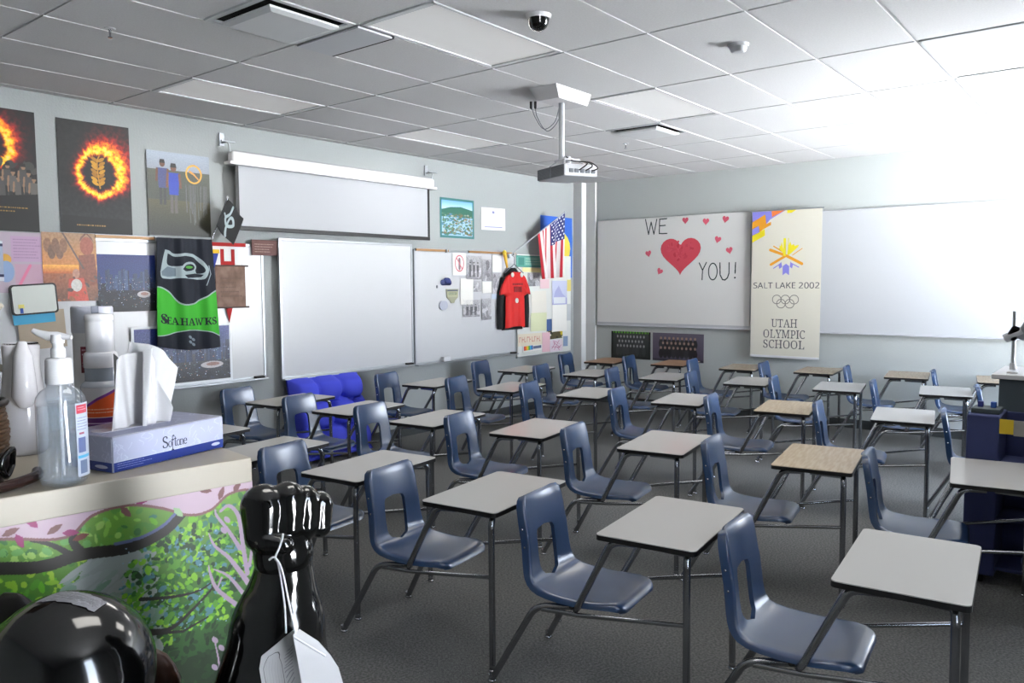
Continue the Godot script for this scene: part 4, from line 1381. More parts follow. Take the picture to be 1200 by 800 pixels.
	for k in 9:
		p.rect(6 + k * 12, 10, 3, 18, Color(0.82, 0.60, 0.54))
		p.rect(6 + k * 12 + (3 if k % 2 else 0), 10 + (k % 3) * 7, 7, 4, Color(0.82, 0.60, 0.54))
	var strip := p.mat()
	p = Pic.new(120, 30, Color(0.94, 0.94, 0.92))
	var hues := [Color(0.82, 0.20, 0.20), Color(0.90, 0.55, 0.15), Color(0.88, 0.82, 0.2), Color(0.30, 0.65, 0.30), Color(0.25, 0.65, 0.85), Color(0.15, 0.35, 0.65)]
	for k in 6:
		p.rect(6 + k * 9, 6, 9, 18, hues[k])
	p.rect(62, 10, 50, 12, Color(0.35, 0.40, 0.52))
	var rain := p.mat()
	p = Pic.new(90, 40, Color(0.30, 0.28, 0.16))
	for k in 12:
		p.ell(rng.randf_range(0, 90), rng.randf_range(0, 40), rng.randf_range(4, 10), rng.randf_range(3, 8), [Color(0.80, 0.72, 0.15), Color(0.12, 0.12, 0.1), Color(0.85, 0.84, 0.75)][k % 3])
	var yb := p.mat()
	p = Pic.new(80, 80, Color(0.90, 0.84, 0.88))
	for k in 10:
		p.line(v2([rng.randf_range(5, 75), rng.randf_range(5, 75), rng.randf_range(5, 75), rng.randf_range(5, 75)]), 3, Color(0.75, 0.45, 0.58))
	var scrib := p.mat()
	var b := [
		["paper_sheet", "pale yellow strip under the green banner strip", "paper", 1.21, 1.985, 0.53, 0.06, flat(Color(0.92, 0.89, 0.66), 0.8)],
		["photo_print", "grey photo right of the red jersey shoulder", "photo", 1.21, 1.855, 0.28, 0.19, gray_photo(64, 48, 66, false).mat()],
		["paper_sheet", "pale pink slip under the flags", "paper", 0.955, 1.79, 0.22, 0.13, flat(Color(0.90, 0.78, 0.80), 0.8)],
		["paper_sheet", "large cream sheet right of the red jersey", "paper", 1.09, 1.535, 0.36, 0.31, flat(Color(0.90, 0.89, 0.85), 0.8)],
		["drawing", "lavender mountain picture below the blue flag", "drawing", 0.585, 1.66, 0.38, 0.35, lav],
		["paper_sheet", "narrow yellow strip beside the lavender mountain picture", "paper", 0.335, 1.765, 0.10, 0.17, flat(Color(0.86, 0.80, 0.45), 0.8)],
		["paper_sheet", "plain white sheet low on the pin board", "paper", 0.58, 1.285, 0.37, 0.39, flat(Color(0.93, 0.93, 0.91), 0.8)],
		["paper_sheet", "pale grey sheet at the corner end of the pin board", "paper", 0.345, 1.365, 0.10, 0.25, flat(Color(0.75, 0.77, 0.78), 0.8)],
		["paper_sheet", "pale green sheet below the large cream sheet", "paper", 1.10, 1.25, 0.38, 0.26, flat(Color(0.85, 0.87, 0.72), 0.8)],
		["paper_sheet", "small dark blue card left of the plain white sheet", "paper", 0.845, 1.195, 0.13, 0.17, flat(Color(0.25, 0.36, 0.55), 0.8)],
		["sign", "cream sign strip with red letters at the bottom of the pin board", "sign", 1.295, 1.01, 0.57, 0.17, strip],
		["card", "card with a row of rainbow squares under the cream sign strip", "card", 1.24, 0.895, 0.46, 0.10, rain],
		["paper_sheet", "pale pink tall card right of the cream sign strip", "paper", 0.925, 0.95, 0.19, 0.28, flat(Color(0.90, 0.74, 0.78), 0.8)],
		["drawing", "pink scribbled drawing at the bottom of the pin board", "drawing", 0.665, 0.885, 0.32, 0.17, scrib],
		["card", "black and yellow picture card above the pink scribbled drawing", "card", 0.705, 1.05, 0.40, 0.13, yb],
		["paper_sheet", "small slate blue card beside the pink scribbled drawing", "paper", 0.435, 0.935, 0.12, 0.15, flat(Color(0.52, 0.60, 0.72), 0.8)]]
	for e in b:
		on_left(e[0], e[1], e[2], e[3], e[4], e[5], e[6], e[7], 0.036 + rng.randf_range(0.0, 0.006), rng.randf_range(-0.03, 0.03))

func jersey() -> void:
	var t := thing("jersey", "red sports jersey over a black long-sleeved shirt on a hanger", "jersey", Vector3(0.06, 2.03, 1.73), PI / 2)
	var red := flat(Color(0.78, 0.10, 0.09), 0.7)
	var blk := flat(Color(0.06, 0.075, 0.09), 0.85)
	# black shirt behind: body and two hanging sleeves
	var m := MB.new()
	m.puff(v2([-0.08, -0.02, 0.08, -0.02, 0.18, -0.10, 0.22, -0.45, 0.23, -0.86, -0.23, -0.86, -0.22, -0.45, -0.18, -0.10]), 0.03)
	obj("shirt_body", m.mesh(), blk, t, Vector3(0, 0, 0))
	for s in [-1, 1]:
		m = MB.new()
		m.tube(PackedVector3Array([Vector3(0.20 * s, -0.16, 0.02), Vector3(0.265 * s, -0.36, 0.02), Vector3(0.285 * s, -0.58, 0.02), Vector3(0.285 * s, -0.84, 0.02)]), PackedFloat32Array([0.045, 0.05, 0.045, 0.038]), 10)
		obj("sleeve", m.mesh(), blk, t)
	# red jersey with short sleeves, built as a draped sheet
	var rows := []
	for j in 31:
		var v := j / 30.0
		var half := 0.185 + 0.02 * v
		var y := -0.80 * v
		if v < 0.06:
			half = lerpf(0.09, 0.20, v / 0.06)
		elif v < 0.42:
			half = 0.20 + 0.125 * sin((v - 0.06) / 0.36 * PI / 2)
		elif v < 0.45:
			half = lerpf(0.325, 0.205, (v - 0.42) / 0.03)
		var row := PackedVector3Array()
		for i in 33:
			var u := i / 32.0 * 2.0 - 1.0
			var x := u * half
			var z := 0.05 + 0.05 * sqrt(maxf(0.0, 1.0 - u * u)) + 0.010 * sin(x * 40.0 + 1.3) * v
			if v < 0.42 and absf(x) > 0.18:
				z += 0.012
			var neck := -0.075 * exp(-pow(x / 0.055, 2.0)) * maxf(0.0, 1.0 - v * 9.0)
			var slope := -0.09 * pow(absf(u), 1.6) * (1.0 - v) if v < 0.43 else -0.02 * u * u
			row.append(Vector3(x, y + neck + slope, z))
		rows.append(row)
	m = MB.new()
	m.grid(rows, 1)
	var back := []
	for r in rows:
		var q := PackedVector3Array()
		for k in range(32, -1, -1):
			q.append(Vector3(r[k].x, r[k].y, 0.045))
		back.append(q)
	m.grid(back, 2)
	var jm := m.mesh()
	obj("jersey_body", jm, red, t, Vector3(0.0, -0.01, 0))
	# printed team lettering, round badge and collar patches
	var lm := MB.new()
	for k in 7:
		lm.box(Vector3(-0.10 + 0.033 * k, -0.24, 0.106), Vector3(0.02, 0.025, 0.006))
		lm.box(Vector3(-0.075 + 0.025 * k, -0.31, 0.106), Vector3(0.014, 0.075, 0.006))
	obj("faded_print", lm.mesh(), flat(Color(0.52, 0.12, 0.14), 0.6), t)
	obj("badge", lathe_mesh([Vector2(0.034, 0.0), Vector2(0.034, 0.004), Vector2(0.02, 0.006)], 18), flat(Color(0.80, 0.78, 0.76)), t, Vector3(-0.03, -0.46, 0.108), Vector3(PI / 2, 0, 0))
	for s in [-1, 1]:
		obj("collar_patch", lathe_mesh([Vector2(0.032, 0.0), Vector2(0.032, 0.004), Vector2(0.02, 0.006)], 18), flat(Color(0.86, 0.85, 0.83)), t, Vector3(0.10 * s - 0.02, -0.115, 0.106), Vector3(PI / 2, 0, 0))
	var hm := MB.new()
	hm.tube(PackedVector3Array([Vector3(-0.20, -0.09, 0.04), Vector3(0, 0.03, 0.04), Vector3(0.20, -0.09, 0.04)]), 0.008, 8)
	hm.tube(catmull([Vector3(0, 0.03, 0.04), Vector3(0, 0.09, 0.04), Vector3(0.02, 0.13, 0.02), Vector3(-0.01, 0.16, -0.01)]), 0.004, 8)
	obj("hanger", hm.mesh(), M.grey_plastic, t)
	var fo := thing("toy_bat", "small yellow and orange stick hanging over the jersey", "toy", Vector3(0.10, 2.12, 1.93), PI / 2)
	obj("stick", tube_mesh([Vector3(0.05, -0.11, 0), Vector3(0.02, 0.0, 0), Vector3(0.0, 0.07, 0.0)], PackedFloat32Array([0.012, 0.02, 0.026]), 10), flat(Color(0.87, 0.68, 0.22), 0.6), fo)
	obj("knob", lathe_mesh([Vector2(0.01, -0.03), Vector2(0.035, 0.0), Vector2(0.012, 0.032)], 12), flat(Color(0.90, 0.78, 0.25), 0.6), fo, Vector3(-0.005, 0.09, 0.0))

func flags() -> void:
	# blue wall flag with a yellow disc
	var p := Pic.new(120, 140, Color(0.20, 0.40, 0.78))
	p.ell(70, 72, 42, 40, Color(0.88, 0.80, 0.30))
	on_left("wall_flag", "bright blue flag with a yellow disc hung near the corner", "flag", 0.615, 2.325, 0.80, 0.89, p.mat(0.75), 0.004, 0.0, 0.006)
	# striped flag on an angled staff
	var t := thing("staff_flag", "red, white and blue striped flag on an angled staff", "flag", Vector3(0.06, 2.17, 1.78))
	var tip := Vector3(0.30, 0.62, -0.88)
	obj("staff", tube_mesh([Vector3.ZERO, tip], 0.008, 10), M.board_frame, t)
	obj("finial", lathe_mesh([Vector2(0.004, -0.02), Vector2(0.016, 0.0), Vector2(0.004, 0.025)], 12), M.board_frame, t, tip)
	obj("wall_socket", lathe_mesh([Vector2(0.022, -0.03), Vector2(0.022, 0.03)], 12), M.board_frame, t)
	var f := Pic.new(200, 240, Color(0.90, 0.88, 0.88))
	for k in 7:
		f.rect(k * 200.0 / 6.6, 0, 11, 240, Color(0.74, 0.14, 0.20))
	f.rect(92, 0, 108, 96, Color(0.18, 0.20, 0.42))
	for j in 7:
		for i in 6:
			f.ell(102 + i * 17 + (j % 2) * 8, 8 + j * 13.5, 4, 4, Color(0.88, 0.88, 0.92), 0, 8)
	var a := tip * 0.50
	var b := tip * 0.985
	var rows := []
	var back := []
	for j in 21:
		var v := j / 20.0
		var row := PackedVector3Array()
		for i in 25:
			var u := i / 24.0
			var s := a.lerp(b, u)
			var gather := (u - 0.5) * 0.25 * v
			var drop := Vector3(0, -0.66 - 0.20 * u * 1.0, 0) * v
			var q := s + drop + (b - a) * (-gather) + Vector3(0.04 * sin(u * 14.0) * (0.3 + v), 0, 0.10 * v * (1 - u) * -0.2)
			row.append(q)
		rows.append(row)
		var r := PackedVector3Array()
		for i in range(24, -1, -1):
			r.append(row[i] - Vector3(0.003, 0, 0))
		back.append(r)
	var m := MB.new()
	m.grid(rows, 1)
	obj("cloth", m.mesh(), f.mat(0.75), t)
	m = MB.new()
	m.grid(back, 1)
	obj("cloth_back", m.mesh(), flat(Color(0.78, 0.55, 0.56), 0.8), t)

func futon() -> void:
	var t := thing("tufted_cushion", "royal blue tufted floor cushion leaning under the middle whiteboard", "cushion", Vector3(0.30, 0.0, 4.965), PI / 2)
	var blue := flat(Color(0.23, 0.27, 0.78), 0.8)
	var m := MB.new()
	var rows := []
	var back := []
	for j in 49:
		var v := j / 48.0
		var fr := PackedVector3Array()
		var bk := PackedVector3Array()
		for i in 57:
			var u := i / 56.0
			var edge := minf(minf(u, 1 - u) * 1.0, minf(v, 1 - v) * 0.9)
			var soft := sqrt(clampf(edge / 0.06, 0.0, 1.0))
			var pu := u * 3.0
			var pv := v * 3.2
			var off := 0.5 if int(floor(pv)) % 2 == 1 else 0.0
			var du := fposmod(pu + off, 1.0) - 0.5
			var dv := fposmod(pv, 1.0) - 0.5
			var d := sqrt(du * du + dv * dv)
			var bump := 0.12 * sqrt(maxf(0.0, 1.0 - minf(d / 0.56, 1.0) * minf(d / 0.56, 1.0)))
			var z := 0.02 + (0.03 + bump) * soft
			var y := (1 - v) * 0.83 + 0.03
			var lean := -0.20 * (1 - v)
			fr.append(Vector3((u - 0.5) * 0.90, y, z + lean))
			bk.append(Vector3((u - 0.5) * 0.90, y, lean))
		rows.append(fr)
		bk.reverse()
		back.append(bk)
	m.grid(rows, 1)
	m.grid(back, 2)
	obj("padding", m.mesh(), blue, t)

func build_far_wall() -> void:
	# white boards along the far wall
	for a in [[1.56, 2.44, "far whiteboard behind the painted heart banner"], [4.28, 2.97, "far whiteboard right of the tall printed banner"], [6.75, 1.90, "far whiteboard at the right end, mostly out of frame"]]:
		var t := thing("whiteboard", a[2], "whiteboard", Vector3(a[0], 1.93 if a[0] < 3 else 1.92, 0.02))
		obj("panel", box_mesh(Vector3(a[1] - 0.02, 1.48, 0.02)), M.board, t)
		var f := MB.new()
		for s in [-1, 1]:
			f.box(Vector3((a[1] / 2 - 0.006) * s, 0, 0.0), Vector3(0.014, 1.5, 0.026), 0.003)
			f.box(Vector3(0, 0.745 * s, 0.0), Vector3(a[1], 0.014, 0.026), 0.003)
		obj("frame", f.mesh(), M.light_plastic, t)
		obj("tray", box_mesh(Vector3(a[1], 0.014, 0.07), 0.004), M.light_plastic, t, Vector3(0, -0.755, 0.03))
	# hand painted paper banner
	var W := 1024
	var H := 640
	var p := Pic.new(W, H, Color(0.91, 0.91, 0.905))
	var ink := Color(0.05, 0.16, 0.16)
	var sx := W / 2.36
	var sy := H / 1.50
	var X := func(x: float) -> float: return (x - 0.36) * sx
	var Y := func(y: float) -> float: return (2.72 - y) * sy
	var L := func(q: Array, w: float) -> void:
		var pts := PackedVector2Array()
		for k in range(0, q.size(), 2):
			pts.append(Vector2(X.call(q[k]), Y.call(q[k + 1])))
		p.line(p.smooth(pts, 5) if q.size() > 6 and w > 7 else pts, w, ink)
	# WE
	L.call([1.165, 2.70, 1.215, 2.485, 1.255, 2.66], 6.0)
	L.call([1.255, 2.66, 1.30, 2.485, 1.345, 2.695], 6.0)
	L.call([1.39, 2.695, 1.385, 2.49], 6.0)
	L.call([1.39, 2.69, 1.50, 2.695], 6.0)
	L.call([1.387, 2.60, 1.48, 2.602], 6.0)
	L.call([1.385, 2.49, 1.505, 2.487], 6.0)
	# YOU!
	L.call([2.00, 2.065, 2.05, 1.965, 2.105, 2.07], 6.0)
	L.call([2.05, 1.965, 2.045, 1.835], 6.0)
	p.ring(X.call(2.20), Y.call(1.945), 0.062 * sx, 0.112 * sy, 6, ink)
	L.call([2.30, 2.06, 2.305, 1.90, 2.34, 1.835, 2.375, 1.83, 2.41, 1.86, 2.43, 1.92, 2.43, 2.06], 6.5)
	L.call([2.52, 2.06, 2.515, 1.92], 6.5)
	p.ell(X.call(2.513), Y.call(1.86), 5, 5, ink)
	# watercolour hearts
	var hc := Color(0.80, 0.28, 0.34)
	heart(p, X.call(1.715), Y.call(2.20), 0.305 * sx, 0.285 * sy, hc, 0.0)
	for i in 70:
		var q := Vector2(rng.randf_range(-0.2, 0.2), rng.randf_range(-0.13, 0.16))
		if q.y < 0.17 - absf(q.x) * 0.9 and (q.y < 0.02 or absf(q.x) < 0.12):
			p.ell(X.call(1.715 + q.x), Y.call(2.24 - q.y), rng.randf_range(4, 20), rng.randf_range(3, 9), Color(0.82, 0.32, 0.38).lerp(Color(0.74, 0.20, 0.27), rng.randf()), rng.randf_range(0, 3))
	for q in [[1.785, 2.655, 0.0], [2.09, 2.625, 0.05], [2.37, 2.64, 0.2], [2.265, 2.375, 0.3], [2.43, 2.225, -0.2], [1.215, 2.215, -0.2], [1.40, 1.96, 0.5]]:
		heart(p, X.call(q[0]), Y.call(q[1]), 0.046 * sx, 0.052 * sy, Color(0.86, 0.38, 0.46), q[2])
	on_far("paper_banner", "white paper banner hand-painted with WE heart YOU and small hearts", "banner", 1.54, 1.97, 2.36, 1.50, p.mat(0.85), 0.040, 0.0, 0.004)
	# tall printed banner
	W = 320
	H = 640
	p = Pic.new(W, H, Color(0.90, 0.885, 0.83))
	var yel := Color(0.92, 0.86, 0.14)
	var org := Color(0.91, 0.62, 0.14)
	var vio := Color(0.55, 0.54, 0.88)
	var red := Color(0.93, 0.50, 0.24)
	var K := func(q: Array) -> PackedVector2Array:
		var out := PackedVector2Array()
		for k in range(0, q.size(), 2):
			out.append(Vector2((q[k] - 92) * 0.54, (q[k + 1] - 90) * 0.509))
		return out
	# coloured corner
	p.poly(K.call([92, 90, 392, 88, 250, 165, 215, 202, 205, 120, 92, 182]), vio)
	p.poly(K.call([260, 90, 388, 88, 265, 146]), red)
	p.poly(K.call([92, 182, 205, 120, 215, 202, 256, 186, 256, 212, 190, 246, 158, 268, 150, 215, 92, 242]), org)
	p.poly(K.call([92, 242, 150, 215, 158, 268, 92, 298]), vio)
	p.poly(K.call([92, 298, 158, 268, 202, 245, 206, 300, 92, 358]), yel)
	p.poly(K.call([392, 84, 492, 80, 430, 120, 395, 120]), yel)
	# crystal emblem: yellow bars on top, orange crossing arms, violet arrow below
	p.line(K.call([255, 425, 385, 474]), 12, org)
	p.line(K.call([262, 550, 385, 480]), 11, org)
	p.line(K.call([526, 548, 395, 478]), 12, org)
	p.line(K.call([526, 420, 445, 474]), 3, org)
	p.line(K.call([284, 394, 352, 438]), 5, org)
	p.rect(149, 122, 11, 76, yel)
	p.rect(170, 122, 3, 66, yel)
	p.poly(K.call([400, 470, 410, 400, 424, 355, 436, 392, 455, 380, 462, 398, 498, 388, 490, 408, 415, 472]), yel)
	p.poly(K.call([370, 430, 352, 360, 345, 394, 332, 390, 336, 408, 326, 412, 372, 462]), yel)
	p.poly(K.call([364, 566, 393, 545, 420, 566, 420, 642, 392, 622, 364, 642]), vio)
	p.poly(K.call([360, 572, 352, 530, 328, 552, 336, 588]), vio)
	p.poly(K.call([424, 572, 430, 528, 452, 552, 444, 586]), vio)
	p.line(K.call([286, 582, 340, 546]), 4, vio)
	p.line(K.call([500, 576, 446, 546]), 4, vio)
	var dark := Color(0.28, 0.28, 0.30)
	p.text("SALT LAKE 2002", 10, 312, 304, 26, dark)
	for q in [[122, 386], [162, 386], [202, 386], [142, 404], [182, 404]]:
		p.ring(q[0], q[1], 20, 19, 3, Color(0.48, 0.47, 0.44))
	p.text("UTAH", 98, 471, 120, 36, dark, "Droid Serif", 400)
	p.text("OLYMPIC", 62, 518, 192, 36, dark, "Droid Serif", 400)
	p.text("SCHOOL", 62, 563, 190, 36, dark, "Droid Serif", 400)
	var ban := on_far("cloth_banner", "tall cream Olympic school banner with a crystal emblem and rings", "banner", 3.205, 1.77, 0.885, 1.88, p.mat(0.6), 0.093, 0.0, 0.003)
	obj("rod", tube_mesh([Vector3(-0.46, 0.94, -0.002), Vector3(0.46, 0.94, -0.002)], 0.009, 10), M.board_frame, ban)
	obj("weight_bar", box_mesh(Vector3(0.89, 0.03, 0.012), 0.004), M.white_plastic, ban, Vector3(0, -0.93, 0.003))
	# group photographs under the boards
	p = group_photo(Color(0.10, 0.12, 0.11), Color(0.16, 0.17, 0.17), true)
	on_far("group_photo", "dark class photo with green border under the heart banner", "photo", 0.91, 0.885, 0.66, 0.40, p.mat(0.4), 0.006)
	p = group_photo(Color(0.30, 0.27, 0.34), Color(0.10, 0.09, 0.10), false)
	on_far("group_photo", "purple-grey group photo left of the tall banner", "photo", 1.67, 0.885, 0.79, 0.40, p.mat(0.4), 0.006)

func heart(p: Pic, x: float, y: float, rx: float, ry: float, c: Color, turn: float) -> void:
	var pts := PackedVector2Array()
	for k in 40:
		var a := TAU * k / 40
		var hx := 16.0 * pow(sin(a), 3.0)
		var hy := 13.0 * cos(a) - 5.0 * cos(2 * a) - 2.0 * cos(3 * a) - cos(4 * a)
		pts.append(Vector2(x, y) + Vector2(hx / 16.0 * rx, -hy / 16.0 * ry).rotated(turn))
	p.poly(pts, c)

func group_photo(bg: Color, cloth: Color, border: bool) -> Pic:
	var p := Pic.new(240, 140, bg)
	p.vgrad(0, 140, bg.lightened(0.12), bg)
	for row in 3:
		for i in 9 - row % 2:
			var x := 40 + i * 20 + (row % 2) * 10
			var y := 26 + row * 24
			p.ell(x, y + 28, 11, 24, cloth.lerp(Color(0.3, 0.3, 0.32), rng.randf() * 0.4))
			p.ell(x, y, 5.5, 7, Color(0.62, 0.52, 0.47) if not border else Color(0.6, 0.6, 0.6))
	p.rect(0, 128, 240, 12, bg.darkened(0.3))
	if border:
		for k in 40:
			p.rect(k * 6, 0, 5, 10, Color(0.35, 0.70, 0.15) if k % 3 else Color(0.05, 0.06, 0.05))
		p.rect(0, 0, 12, 140, Color(0.06, 0.08, 0.06))
		p.rect(228, 0, 12, 140, Color(0.06, 0.08, 0.06))
	return p

# ================= media cart and fabric cart by the right edge =================
func build_cart() -> void:
	var t := thing("media_cart", "dark grey equipment cart with a white top at the right edge", "cart", Vector3(6.42, 0, 4.12))
	var grey := flat(Color(0.26, 0.30, 0.33), 0.5)
	obj("top", box_mesh(Vector3(0.74, 0.03, 0.60), 0.006), M.white_plastic, t, Vector3(0.0, 1.205, 0))
	obj("cabinet", box_mesh(Vector3(0.68, 0.98, 0.54), 0.006), grey, t, Vector3(0.01, 0.70, 0))
	for s in [[-1, -1], [1, -1], [-1, 1], [1, 1]]:
		var c := MB.new()
		c.tube(PackedVector3Array([Vector3(-0.015, 0.04, 0), Vector3(0.015, 0.04, 0)]), 0.04, 16)
		c.box(Vector3(0, 0.1, 0), Vector3(0.05, 0.23, 0.05), 0.01)
		obj("caster", c.mesh(), M.black, t, Vector3(0.28 * s[0], 0, 0.2 * s[1]))
	var d := thing("document_camera", "grey document camera arm on a thin post on the equipment cart", "document camera", Vector3(6.15, 1.22, 4.30))
	obj("base", box_mesh(Vector3(0.06, 0.012, 0.06), 0.004), M.white_plastic, d, Vector3(0, 0.006, 0))
	obj("post", tube_mesh([Vector3(0, 0.02, 0), Vector3(0, 0.39, 0)], 0.011, 12), M.board_frame, d)
	obj("collar", lathe_mesh([Vector2(0.018, 0.02), Vector2(0.018, 0.06), Vector2(0.012, 0.065)], 14), M.light_plastic, d)
	var j := MB.new()
	j.box(Vector3(0, 0.25, 0), Vector3(0.06, 0.09, 0.05), 0.015, Basis(Vector3.BACK, -0.5))
	j.tube(PackedVector3Array([Vector3(-0.05, 0.215, 0.0), Vector3(0.045, 0.265, 0.0)]), 0.028, 12)
	obj("clamp", j.mesh(), flat(Color(0.72, 0.73, 0.75), 0.45), d)
	var am := MB.new()
	am.box(Vector3(0.10, 0.37, 0), Vector3(0.055, 0.34, 0.045), 0.012, Basis(Vector3.BACK, -0.42))
	obj("arm", am.mesh(), flat(Color(0.55, 0.57, 0.60), 0.45), d)
	obj("camera_head", box_mesh(Vector3(0.16, 0.08, 0.09), 0.02), M.grey_plastic, d, Vector3(0.22, 0.55, 0), Vector3(0, 0, 0.3))
	# navy fabric cart in front of it
	var navy := flat(Color(0.17, 0.20, 0.36), 0.85)
	var f := thing("fabric_cart", "navy fabric book cart with a yellow tag in front of the equipment cart", "cart", Vector3(6.36, 0, 4.62))
	obj("side_panel", box_mesh(Vector3(0.17, 0.96, 0.34), 0.012), navy, f, Vector3(-0.295, 0.53, 0))
	obj("side_panel", box_mesh(Vector3(0.17, 0.96, 0.34), 0.012), navy, f, Vector3(0.33, 0.53, 0))
	obj("back_panel", box_mesh(Vector3(0.5, 0.94, 0.02), 0.004), navy, f, Vector3(0.02, 0.53, -0.15))
	for y in [0.10, 0.40, 0.72]:
		obj("shelf", box_mesh(Vector3(0.47, 0.02, 0.30), 0.004), navy, f, Vector3(0.02, y, 0))
	obj("name_tag", box_mesh(Vector3(0.07, 0.085, 0.006), 0.002), flat(Color(0.78, 0.66, 0.12), 0.6), f, Vector3(-0.175, 0.955, 0.175))
	obj("tape_strip", box_mesh(Vector3(0.40, 0.09, 0.006), 0.002), flat(Color(0.55, 0.54, 0.53), 0.6), f, Vector3(0.06, 0.95, 0.172))
	for s in [[-1, -1], [1, -1], [-1, 1], [1, 1]]:
		obj("foot", lathe_mesh([Vector2(0.02, 0.0), Vector2(0.025, 0.03), Vector2(0.018, 0.055)], 12), M.black, f, Vector3(0.3 * s[0] + 0.01, 0, 0.12 * s[1]))
	for a in [[Vector3(-0.295, 1.01, 0.02), Vector3(0.15, 0.03, 0.16), Color(0.22, 0.26, 0.27), "supply_tray", "small dark tray on top of the navy fabric cart", "tray"]]:
		var o := obj(a[3], box_mesh(a[1], 0.005), flat(a[2]), null, Vector3(6.36, 0.015, 4.62) + a[0])
		tag(o, a[4], a[5])
	for a in [[-0.33, Color(0.12, 0.16, 0.45), "dark blue block in the small dark tray"], [-0.262, Color(0.15, 0.32, 0.62), "bright blue block in the small dark tray"]]:
		var o := obj("pen_box", box_mesh(Vector3(0.03, 0.035, 0.03), 0.004), flat(a[1]), null, Vector3(6.36 + a[0], 1.0575, 4.64))
		tag(o, a[2], "box")

# ================= tall cabinet in the foreground =================
func on_top(local: Vector3) -> Vector3:
	return Vector3(5.655, 1.52, 9.389) + Basis(Vector3.UP, -0.1375) * local

func build_cabinet() -> void:
	var beige := flat(Color(0.68, 0.65, 0.59), 0.35)
	var t := thing("storage_cabinet", "tall beige cabinet with a painted woodland panel in the left foreground", "cabinet", Vector3(5.655, 0, 9.389), -0.1375)
	obj("top_slab", box_mesh(Vector3(0.50, 0.040, 0.80), 0.002), beige, t, Vector3(-0.25, 1.50, 0.40))
	obj("body", box_mesh(Vector3(0.49, 1.48, 0.79), 0.003), beige, t, Vector3(-0.251, 0.74, 0.40))
	var pm := MeshInstance3D.new()
	pm.name = "painted_panel"
	pm.mesh = sheet_mesh(0.64, 0.60, 0.003)
	var mu := mural().mat(0.4)
	mu.albedo_color = Color(0.84, 0.84, 0.84)
	pm.set_surface_override_material(0, mu)
	pm.set_surface_override_material(1, M.paper)
	t.add_child(pm)
	pm.position = Vector3(-0.004, 1.482 - 0.30, 0.32)
	pm.rotation.y = PI / 2
	counter_items()

